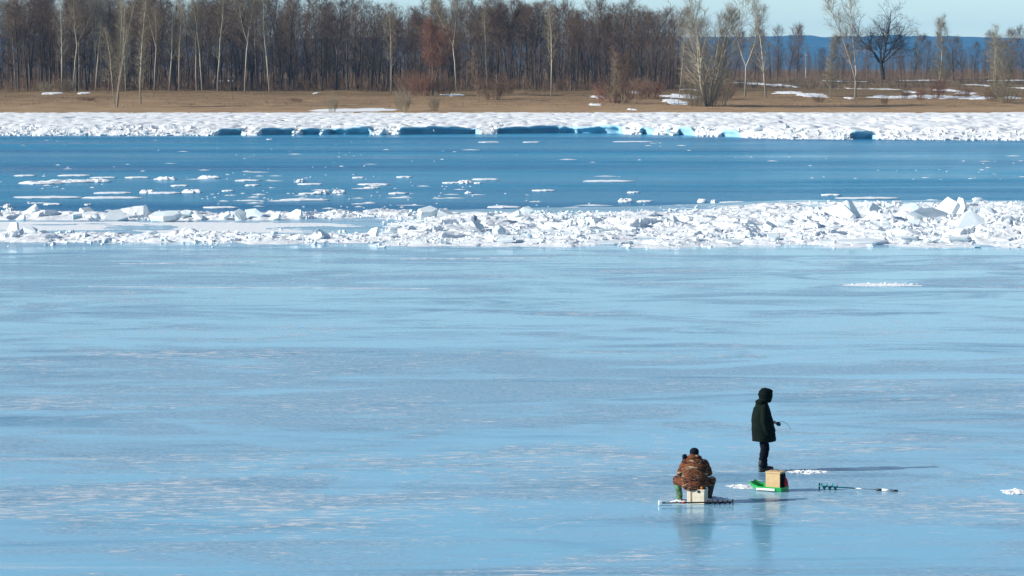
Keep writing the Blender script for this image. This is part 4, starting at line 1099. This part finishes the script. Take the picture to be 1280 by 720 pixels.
M['skin'] = plain('skin', (0.42, 0.23, 0.16), 0.55, 0.1)
M['parka'] = plain('dark_green_cloth', (0.005, 0.010, 0.008), 0.9, 0.3, 14, bump=0.2, spec=0.08)
M['trousers'] = plain('black_cloth', (0.006, 0.007, 0.011), 0.9, 0.3, 14, bump=0.2, spec=0.08)
M['rubber'] = plain('black_rubber', (0.012, 0.012, 0.014), 0.45, 0.2)
M['wool'] = plain('black_wool', (0.008, 0.010, 0.016), 0.95, 0.3, 40, spec=0.1)
M['boot_green'] = plain('green_rubber', (0.07, 0.17, 0.075), 0.6, 0.85, 22)
def mk_camo():
    k = NT('brown_camouflage')
    f = k.noise(5.5, 3, 0.6, (0.8, 0.8, 2.2), 0.8); g = k.noise(8.0, 3, 0.6, (0.7, 0.7, 2.6), 0.6)
    c = k.ramp(f, [(0.0, (0.10, 0.034, 0.015, 1)), (0.42, (0.17, 0.058, 0.024, 1)), (0.49, (0.020, 0.010, 0.008, 1)), (0.57, (0.13, 0.045, 0.02, 1))], 'CONSTANT')
    c = k.mix(k.ramp(g, [(0.60, 0.0), (0.63, 1.0)]), c, (0.34, 0.27, 0.17))
    k.set(Base_Color=c, Roughness=0.85); k.b.inputs['Specular IOR Level'].default_value = 0.2
    k.bump(k.noise(9, 4, 0.6, (1, 1, 2)), 0.5, 0.03); return k.m
M['camo'] = mk_camo()
M['card'] = plain('tan_box_board', (0.58, 0.41, 0.21), 0.75, 0.12, 9)
M['foam'] = plain('cream_box_foam', (0.66, 0.58, 0.45), 0.8, 0.14, 12)
M['tape'] = plain('brown_tape', (0.30, 0.20, 0.11), 0.4, 0.15, 9)
M['green'] = plain('green_plastic', (0.012, 0.36, 0.075), 0.35, 0.12, 6)
M['white'] = plain('white_paint', (0.75, 0.76, 0.76), 0.5, 0.06, 9)
M['black'] = plain('black_plastic', (0.015, 0.015, 0.017), 0.45, 0.2, 9)
M['steel'] = plain('steel', (0.45, 0.46, 0.48), 0.3, 0.1, 9, metallic=0.9)
M['teal'] = plain('teal_paint', (0.005, 0.20, 0.21), 0.4, 0.15, 9)
M['rust'] = plain('dark_steel', (0.035, 0.028, 0.028), 0.5, 0.4, 12, metallic=0.5)
M['red'] = plain('red_fabric', (0.42, 0.012, 0.018), 0.8, 0.2, 12)
M['orange'] = plain('orange_plastic', (0.85, 0.24, 0.01), 0.45, 0.08, 9)

def box_bm(parts):
    bm = bmesh.new()
    for (cx, cy_, cz), (sx_, sy_, sz_) in parts:
        r = bmesh.ops.create_cube(bm, size=1.0)
        for v in r['verts']: v.co = Vector((v.co.x * sx_ + cx, v.co.y * sy_ + cy_, v.co.z * sz_ + cz))
    return bm
def boxes(name, parts, mat, parent, bev=0.006):
    bm = box_bm(parts)
    if bev: bmesh.ops.bevel(bm, geom=list(bm.edges), offset=bev, segments=2, affect='EDGES', profile=0.6)
    me = bpy.data.meshes.new(name); bm.to_mesh(me); bm.free(); return add(name, me, mat, parent)
def rod_tube(name, pts, radii, mat, parent, sides=10):
    v, q = tubes([(np.array(pts, float), np.array(radii, float))], sides)
    n = len(pts); caps = [np.array([list(range(sides))[::-1], [(n - 1) * sides + i for i in range(sides)]])]
    return add(name, mesh_np(name, v, [q] + caps, True), mat, parent)

def hand_chains(base, axis_x, side=1, spread=0.019, r=0.0085, grip=0.02):
    """four fingers of different length curled round a rod along X at base, and a thumb over them"""
    bx, by, bz = base; out = []
    for i, ln in enumerate((0.88, 1.0, 0.95, 0.75)):
        x = bx + (i - 1.5) * spread * axis_x
        out.append([(x, by + side * (grip + 0.004) * math.cos(a), bz + (grip + 0.004) * math.sin(a), r) for a in np.linspace(0.3, 0.3 - 4.3 * ln, 7)])
    out.append([(bx - 0.03 * axis_x, by + side * 0.018, bz + 0.012, 0.012), (bx + 0.0 * axis_x, by + side * 0.012, bz + 0.03, 0.0105), (bx + 0.03 * axis_x, by - side * 0.004, bz + 0.032, 0.009)])
    return out

def standing_person(loc, rz):
    o = empty('person', loc, rz)
    tag(o, 'person in a dark hooded parka standing on the ice holding a short fishing rod', 'person')
    H = (0.285, 0.10, 1.005)
    body = [[(0, 0, 0.92, 0.13, 0.15, 0.11), (-0.02, 0, 1.15, 0.12, 0.16, 0.1), (-0.01, 0, 1.36, 0.10, 0.17, 0.07), (0.03, 0, 1.45, 0.055)],
            [(0.03, 0, 1.44, 0.052), (0.06, 0, 1.53, 0.055)], [(0.065, 0, 1.60, 0.095, 0.074, 0.11)], [(0.11, 0, 1.53, 0.048, 0.045, 0.04)],
            [(0.152, 0, 1.60, 0.014), (0.166, 0, 1.572, 0.014)], [(0.145, 0, 1.536, 0.012, 0.022, 0.008)],
            [(0.07, 0.078, 1.585, 0.016, 0.008, 0.028)], [(0.07, -0.078, 1.585, 0.016, 0.008, 0.028)]]
    for s in (-1, 1):
        e = 0.05 * s; body.append([(0, s * 0.09, 0.90, 0.085), (0.02 + e * 0.5, s * 0.10, 0.50, 0.058), (-0.02 + e, s * 0.10, 0.09, 0.042), (0.03 + e, s * 0.105, 0.045, 0.04), (0.13 + e, s * 0.11, 0.035, 0.033)])
    body.append([(-0.01, 0.18, 1.36, 0.055), (0.0, 0.24, 1.10, 0.045), (0.20, 0.135, 1.02, 0.033), (0.245, 0.12, 1.01, 0.030)])
    body.append([(0.25, 0.118, 1.006, 0.028, 0.022, 0.036), (H[0], H[1] + 0.026, H[2], 0.036, 0.014, 0.032)])
    body += hand_chains(H, 1, 1)
    body.append([(-0.01, -0.18, 1.36, 0.055), (-0.05, -0.24, 1.10, 0.045), (0.05, -0.22, 0.88, 0.033), (0.07, -0.215, 0.82, 0.028, 0.02, 0.04)])
    b = blob('body', body, M['skin'], o, 0.008, 2)
    coat = ring_loft([(0.02, 0, 0.635, 0.245, 0.265), (0.02, 0, 0.70, 0.245, 0.262), (0.0, 0, 0.90, 0.245, 0.25), (-0.02, 0, 1.08, 0.222, 0.235), (-0.035, 0, 1.22, 0.190, 0.235), (-0.035, 0, 1.33, 0.160, 0.225), (-0.015, 0, 1.42, 0.115, 0.14), (0.02, 0, 1.47, 0.08, 0.09)])
    sl = [[(-0.03, 0.18, 1.35, 0.088), (0.0, 0.25, 1.10, 0.078), (0.19, 0.15, 1.025, 0.06), (0.235, 0.125, 1.012, 0.056)],
          [(-0.03, -0.185, 1.35, 0.09), (-0.06, -0.262, 1.10, 0.08), (-0.01, -0.258, 0.90, 0.068), (0.03, -0.245, 0.83, 0.062)],
          [(-0.03, 0, 1.40, 0.12, 0.15, 0.05)]]
    c = blob('coat', sl, M['parka'], o, 0.011, 3, [coat], 0.022)
    hood = [[(0.035, 0, 1.615, 0.135, 0.125, 0.135)], [(0.02, 0, 1.50, 0.11, 0.115, 0.09)], [(0.09, 0, 1.655, 0.10, 0.105, 0.085)], [(0.145, 0, 1.665, 0.05, 0.085, 0.055)], [(0.125, 0.085, 1.60, 0.05, 0.035, 0.08), (0.10, 0.07, 1.49, 0.05, 0.04, 0.05)], [(0.125, -0.085, 1.60, 0.05, 0.035, 0.08), (0.10, -0.07, 1.49, 0.05, 0.04, 0.05)], [(-0.07, 0, 1.45, 0.09, 0.13, 0.06)]]
    hood = [[(q_[0] * 1.06 + 0.0, q_[1], q_[2] + 0.006, q_[3] * 1.10, q_[4] * 1.08, q_[5] * 1.08) for q_ in c_] for c_ in hood]
    blob('hood', hood, M['parka'], c, 0.010, 4, (), 0.014)
    tr = []
    for s in (-1, 1):
        e = 0.05 * s; tr.append([(0, s * 0.085, 0.90, 0.11), (0.03 + e * 0.5, s * 0.095, 0.55, 0.095), (0.035 + e * 0.6, s * 0.095, 0.47, 0.097), (0.0 + e, s * 0.098, 0.26, 0.084), (0.0 + e, s * 0.10, 0.13, 0.082)])
    blob('trousers', tr, M['trousers'], o, 0.012, 2, (), 0.03)
    for s in (-1, 1):
        e = 0.05 * s; blob('boot', [[(-0.01 + e, s * 0.10, 0.22, 0.072), (-0.02 + e, s * 0.10, 0.07, 0.066, 0.055, 0.066), (0.05 + e, s * 0.105, 0.055, 0.06, 0.052, 0.052), (0.16 + e, s * 0.112, 0.045, 0.062, 0.052, 0.042)], [(-0.06 + e, s * 0.10, 0.018, 0.04, 0.045, 0.018), (0.18 + e, s * 0.112, 0.018, 0.05, 0.05, 0.018)]], M['rubber'], o, 0.011, 2)
    return o, H

sp = gpt(954.0, 589.0)
RZS = R(14)
person, HAND = standing_person(sp, RZS)

# the short rod in the standing person's hand
ro = empty('fishing_rod', sp, RZS); tag(ro, 'short dark ice fishing rod with reel, bent tip hanging over the ice', 'fishing rod')
hx_, hy_, hz_ = HAND
rod_tube('grip', [(hx_ - 0.09, hy_, hz_ - 0.006), (hx_ + 0.07, hy_, hz_ + 0.004)], [0.012, 0.011], M['black'], ro)
rp = [(hx_ + 0.07, hy_, hz_ + 0.004)]
for t in np.linspace(0.1, 1, 12): rp.append((hx_ + 0.07 + 0.30 * t, hy_, hz_ + 0.004 + 0.035 * math.sin(t * 2.0) - 0.19 * t ** 2.6))
rod_tube('blank', rp, np.linspace(0.006, 0.0028, len(rp)), M['black'], ro, 6)
reel = rod_tube('reel', [(hx_ + 0.085, hy_ - 0.05, hz_ - 0.03), (hx_ + 0.085, hy_ + 0.03, hz_ - 0.03)], [0.042, 0.042], M['black'], ro, 16)
rod_tube('crank', [(hx_ + 0.085, hy_ - 0.05, hz_ - 0.03), (hx_ + 0.10, hy_ - 0.075, hz_ - 0.0)], [0.006, 0.008], M['steel'], reel, 6)

def seated_person(loc, rz):
    o = empty('person', loc, rz)
    tag(o, 'person in a brown camouflage coat and black cap sitting on a cream box', 'person')
    body = [[(0, 0.02, 0.40, 0.15, 0.11, 0.09), (0, 0.04, 0.60, 0.14, 0.10, 0.09), (0, 0.10, 0.80, 0.15, 0.09, 0.07), (0.0, 0.15, 0.89, 0.055)], [(0, 0.15, 0.88, 0.055), (0, 0.18, 0.95, 0.055)],
            [(0, 0.20, 1.00, 0.076, 0.095, 0.11)], [(0, 0.25, 0.93, 0.045, 0.048, 0.04)], [(0, 0.295, 0.995, 0.013), (0, 0.305, 0.968, 0.014)], [(0.078, 0.20, 0.985, 0.008, 0.016, 0.028)], [(-0.078, 0.20, 0.985, 0.008, 0.016, 0.028)]]
    for s in (-1, 1):
        body.append([(s * 0.10, 0.03, 0.38, 0.09), (s * 0.33, 0.36, 0.45, 0.062), (s * 0.27, 0.33, 0.10, 0.045), (s * 0.28, 0.38, 0.05, 0.04), (s * 0.30, 0.48, 0.035, 0.035)])
    body.append([(-0.17, 0.10, 0.80, 0.055), (-0.28, 0.18, 0.60, 0.045), (-0.20, 0.33, 0.80, 0.034), (-0.175, 0.34, 0.86, 0.035, 0.02, 0.04)])
    for k in range(4): body.append([(-0.205 + k * 0.02, 0.34, 0.89, 0.009), (-0.20 + k * 0.018, 0.345, 0.93 + 0.008 * (k in (1, 2)), 0.009), (-0.19 + k * 0.015, 0.36, 0.955, 0.008)])
    body.append([(-0.15, 0.345, 0.86, 0.011), (-0.125, 0.36, 0.89, 0.010), (-0.115, 0.365, 0.915, 0.009)])
    body.append([(0.17, 0.10, 0.80, 0.055), (0.29, 0.20, 0.58, 0.045), (0.12, 0.42, 0.54, 0.034)])
    body.append([(0.10, 0.44, 0.54, 0.03, 0.035, 0.02)])
    body += [[(x + 0.07, y + 0.36, z, r) for x, y, z, r in c] for c in hand_chains((0.0, 0.10, 0.54), -1, 1)]
    blob('body', body, M['skin'], o, 0.008, 2)
    coat = ring_loft([(0.0, 0.02, 0.275, 0.19, 0.18), (0.0, 0.03, 0.34, 0.232, 0.20), (0.01, 0.04, 0.46, 0.238, 0.20), (0.015, 0.05, 0.60, 0.236, 0.19), (0.02, 0.08, 0.74, 0.225, 0.175), (0.02, 0.11, 0.84, 0.185, 0.15), (0.01, 0.14, 0.91, 0.12, 0.115), (0.0, 0.155, 0.955, 0.085, 0.085)])
    sl = [[(-0.16, 0.10, 0.80, 0.095), (-0.255, 0.16, 0.60, 0.078), (-0.20, 0.30, 0.76, 0.058)], [(0.18, 0.10, 0.80, 0.095), (0.265, 0.18, 0.60, 0.082), (0.14, 0.39, 0.545, 0.058)],
          [(-0.03, 0.105, 0.915, 0.115, 0.095, 0.085)], [(0.05, 0.105, 0.91, 0.105, 0.09, 0.08)], [(0.0, 0.17, 0.93, 0.12, 0.10, 0.075)]]
    blob('coat', sl, M['camo'], o, 0.011, 3, [coat], 0.030)
    tr = []
    for s in (-1, 1): tr.append([(s * 0.10, 0.03, 0.37, 0.11), (s * 0.325, 0.35, 0.43, 0.088), (s * 0.315, 0.36, 0.36, 0.078)])
    blob('trousers', tr, M['camo'], o, 0.012, 2, (), 0.02)
    for s, mt in ((-1, 'boot_green'), (1, 'rubber')):
        blob('boot', [[(s * 0.315, 0.36, 0.34, 0.07), (s * 0.275, 0.335, 0.12, 0.062), (s * 0.275, 0.34, 0.06, 0.058), (s * 0.29, 0.43, 0.05, 0.052, 0.06, 0.045), (s * 0.305, 0.51, 0.045, 0.05, 0.06, 0.038)]], M[mt], o, 0.011, 2)
    hat = [[(0, 0.195, 1.035, 0.092, 0.108, 0.085)], [(0, 0.19, 0.985, 0.093, 0.106, 0.045)], [(0, 0.185, 1.085, 0.062, 0.07, 0.035)]]
    blob('cap', hat, M['wool'], o, 0.009, 3)
    blob('glove', [[(-0.185, 0.34, 0.84, 0.042, 0.04, 0.05), (-0.185, 0.345, 0.92, 0.045, 0.034, 0.05)], [(-0.15, 0.345, 0.86, 0.02), (-0.118, 0.365, 0.915, 0.016)]], M['wool'], o, 0.009, 2)
    return o
q = gpt(869.5, 630.2)
seated_person(q + Vector((-0.02, 0.14, 0)), R(-4)).scale = (1.05, 1.0, 0.95)

# cream box under the seated person
bo = empty('tackle_box', q, R(-20)); tag(bo, 'cream foam box that the seated person sits on', 'box')
boxes('case', [((0, 0.13, 0.125), (0.35, 0.26, 0.245))], M['foam'], bo, 0.008)
ld = boxes('lid', [((0, 0.13, 0.268), (0.362, 0.272, 0.038))], M['foam'], bo, 0.008)
boxes('latch', [((0.06, -0.010, 0.250), (0.045, 0.010, 0.05))], M['black'], ld, 0.002)
boxes('strap', [((-0.09, -0.002, 0.14), (0.03, 0.006, 0.22))], M['tape'], bo, 0.001)
ob = empty('fishing_float', Vector((q.x + 0.115, q.y + 0.0, 0.289))); tag(ob, 'small orange ball float on the rim of the cream box', 'float')
iv, it = ico(); add('ball', mesh_np('ball', iv * 0.032 + np.array([0, 0, 0.032]), [it], True), M['orange'], ob); rod_tube('stem', [(0, 0, 0.06), (0, 0, 0.085)], [0.004, 0.003], M['black'], ob, 6)

def helix(name, L, r, r0, turns, mat, parent, x0=0.0, th=0.006):
    n = int(turns * 20); V, Q = [], []
    for i in range(n + 1):
        t = i / n; a = t * turns * 2 * math.pi; x = x0 + L * t
        for rr_, dx in ((r0, -th), (r, -th), (r, th), (r0, th)): V.append((x + dx, math.cos(a) * rr_, math.sin(a) * rr_))
    for i in range(n):
        for k in range(4): Q.append((i * 4 + k, i * 4 + (k + 1) % 4, i * 4 + 4 + (k + 1) % 4, i * 4 + 4 + k))
    return add(name, mesh_np(name, np.array(V), [np.array(Q)]), mat, parent)
# dark auger lying before the cream box
a0, a1 = gpt(823, 632.2), gpt(918, 631.2)
d = a1 - a0; L = d.length
ag = empty('ice_auger', a0 + Vector((0, 0, 0.055)), math.atan2(d.y, d.x)); tag(ag, 'dark ice auger with white grip lying on the ice before the cream box', 'ice auger')
rod_tube('shaft', [(0.07, 0, 0), (L - 0.05, 0, 0)], [0.014, 0.014], M['rust'], ag)
boxes('grip', [((0.035, 0, 0.0), (0.07, 0.11, 0.085))], M['white'], ag, 0.012)
rod_tube('collar', [(0.46, 0, 0), (0.54, 0, 0)], [0.02, 0.02], M['red'], ag)
helix('spiral_blade', 0.52, 0.046, 0.012, 5.2, M['rust'], ag, L - 0.56)
boxes('cutter', [((L - 0.03, 0, 0.03), (0.02, 0.012, 0.07)), ((L - 0.03, 0, -0.022), (0.02, 0.012, 0.06))], M['rust'], ag, 0.002)
# teal auger on the open ice
a0, a1 = gpt(1023, 612.0), gpt(1122.5, 614.5)
d = a1 - a0; L = d.length
ag = empty('ice_auger', a0 + Vector((0, 0, 0.072)), math.atan2(d.y, d.x)); tag(ag, 'teal ice auger with black and white handle lying on open ice at right', 'ice auger')
ag.rotation_euler[1] = R(2.1)
rod_tube('shaft', [(0.0, 0, 0), (0.73, 0, 0)], [0.014, 0.013], M['teal'], ag)
rod_tube('extension_rod', [(0.73, 0, 0), (L - 0.44, 0, 0)], [0.008, 0.008], M['steel'], ag)
helix('spiral_blade', 0.34, 0.072, 0.012, 3.1, M['teal'], ag, 0.04)
boxes('cutter', [((0.02, 0, 0.0), (0.03, 0.02, 0.13))], M['black'], ag, 0.003)
rod_tube('grip', [(L - 0.44, 0, 0), (L - 0.32, 0, 0)], [0.022, 0.022], M['black'], ag)
rod_tube('handle', [(L - 0.32, 0, 0), (L - 0.13, 0, 0)], [0.026, 0.026], M['white'], ag)
rod_tube('grip', [(L - 0.13, 0, 0), (L, 0, 0)], [0.022, 0.022], M['black'], ag)

# green sled with the tan box
sc_ = gpt(976, 615.5); ax = math.atan2(0.46, -0.89)
sl = empty('sled', sc_, ax)      # local +X along the sled to its raised tip (left), -Y... towards the camera side
tag(sl, 'green plastic sled with raised tip carrying the tan box', 'sled')
LS, WS = 0.72, 0.42
def sled_shell():
    nx, prof = 24, [(0.0, 0.085), (0.0, 0.075), (0.03, 0.015), (0.06, 0.0), (0.5, 0.0), (0.94, 0.0), (0.97, 0.015), (1.0, 0.075), (1.0, 0.085)]
    V, Q = [], []
    for layer in (0, 1):
        for i in range(nx + 1):
            t = i / nx; x = LS * t; rise = 0.15 * max(0, (t - 0.62) / 0.38) ** 1.9; nar = 1 - 0.30 * max(0, (t - 0.7) / 0.3) ** 2
            wall = 1.0 if t > 0.03 else 1.0
            for yy, zz_ in prof:
                y = ((yy - 0.5) * nar * (0.97 if layer else 1.0) + 0.5) * WS
                V.append((x + (0.008 if layer and i == 0 else 0), -y, zz_ * wall * (1 - 0.55 * max(0, (t - 0.75) / 0.25)) + rise + (0.008 if layer else 0)))
    m = len(prof); S = (nx + 1) * m
    for i in range(nx):
        for k in range(m - 1):
            a = i * m + k; Q.append((a, a + 1, a + m + 1, a + m)); Q.append((S + a, S + a + m, S + a + m + 1, S + a + 1))
        for k in (0, m - 1): a = i * m + k; Q.append((a, a + m, S + a + m, S + a))
    for i in (0, nx):
        for k in range(m - 1): a = i * m + k; Q.append((a, a + 1, S + a + 1, S + a))
    # closed rear wall
    b = len(V); V += [(0.0, -0.02 * WS, 0.0), (0.0, -0.98 * WS, 0.0), (0.0, -0.995 * WS, 0.08), (0.0, -0.005 * WS, 0.08), (0.012, -0.02 * WS, 0.0), (0.012, -0.98 * WS, 0.0), (0.012, -0.995 * WS, 0.08), (0.012, -0.005 * WS, 0.08)]
    for f in ((0, 1, 2, 3), (7, 6, 5, 4), (3, 2, 6, 7), (0, 3, 7, 4), (1, 5, 6, 2)): Q.append(tuple(b + k for k in f))
    return mesh_np('shell', np.array(V), [np.array(Q)], False)
# the sled's long side faces the camera: mirror so that local +Y points to the camera
add('shell', sled_shell(), M['green'], sl)
st_ = boxes('side_panel', [((0.33, 0.006, 0.042), (0.40, 0.006, 0.045))], M['white'], sl, 0.002)
rod_tube('tow_rope', [(LS - 0.02, -0.12, 0.165), (LS + 0.05, -0.2, 0.12), (LS - 0.02, -0.30, 0.165)], [0.006] * 3, M['black'], sl, 6)
bx = empty('tackle_box', sc_ + Matrix.Rotation(ax, 3, 'Z') @ Vector((0.02, 0.0, 0.012)), ax); tag(bx, 'tan cardboard-like box standing on the green sled', 'box')
boxes('case', [((0.175, -0.19, 0.175), (0.31, 0.28, 0.34))], M['card'], bx, 0.008)
ld = boxes('lid', [((0.175, -0.19, 0.366), (0.322, 0.292, 0.036))], M['card'], bx, 0.006)
rod_tube('handle', [(0.10, -0.19, 0.386), (0.12, -0.19, 0.415), (0.23, -0.19, 0.415), (0.25, -0.19, 0.386)], [0.007] * 4, M['black'], ld, 6)
boxes('shade_sheet', [((0.016, -0.19, 0.19), (0.008, 0.27, 0.30))], M['trousers'], bx, 0.002)  # black sheet added over the end facing away from the sun, paints its shade
rb = sc_ + Matrix.Rotation(ax, 3, 'Z') @ Vector((-0.015, -0.20, 0.12))
bag = empty('bag', rb, ax); tag(bag, 'small red bag hanging on the dark side of the tan box', 'bag')
blob('pouch', [[(-0.02, 0, 0.02, 0.035, 0.07, 0.05), (-0.012, 0.0, 0.10, 0.028, 0.055, 0.05)]], M['red'], bag, 0.009, 2, (), 0.02)
rod_tube('strap', [(-0.005, -0.03, 0.13), (0.0, 0.0, 0.19), (-0.005, 0.03, 0.13)], [0.005] * 3, M['red'], bag, 6)

# fishing holes
for x, y, words in ((994, 590.5, 'round fishing hole in the ice right of the standing person'),):
    p = gpt(x, y)
    n = 20; a = np.arange(n) * 2 * math.pi / n
    V = np.concatenate([np.stack([np.cos(a) * r_, np.sin(a) * r_, np.full(n, z)], -1) for r_, z in ((0.12, 0.004), (0.085, 0.03), (0.07, 0.006))])
    Q = [(k * n + i, k * n + (i + 1) % n, (k + 1) * n + (i + 1) % n, (k + 1) * n + i) for k in range(2) for i in range(n)]
    h = empty('fishing_hole', p); tag(h, words, 'ice hole')
    add('slush_rim', mesh_np('slush_rim', V, [np.array(Q)], True), M['snow'], h)
    V = np.concatenate([[[0, 0, 0.006]], np.stack([np.cos(a) * 0.075, np.sin(a) * 0.075, np.full(n, 0.006)], -1)])
    add('water_surface', mesh_np('water_surface', V, [np.array([(0, 1 + i, 1 + (i + 1) % n) for i in range(n)])]), M['water'], h)
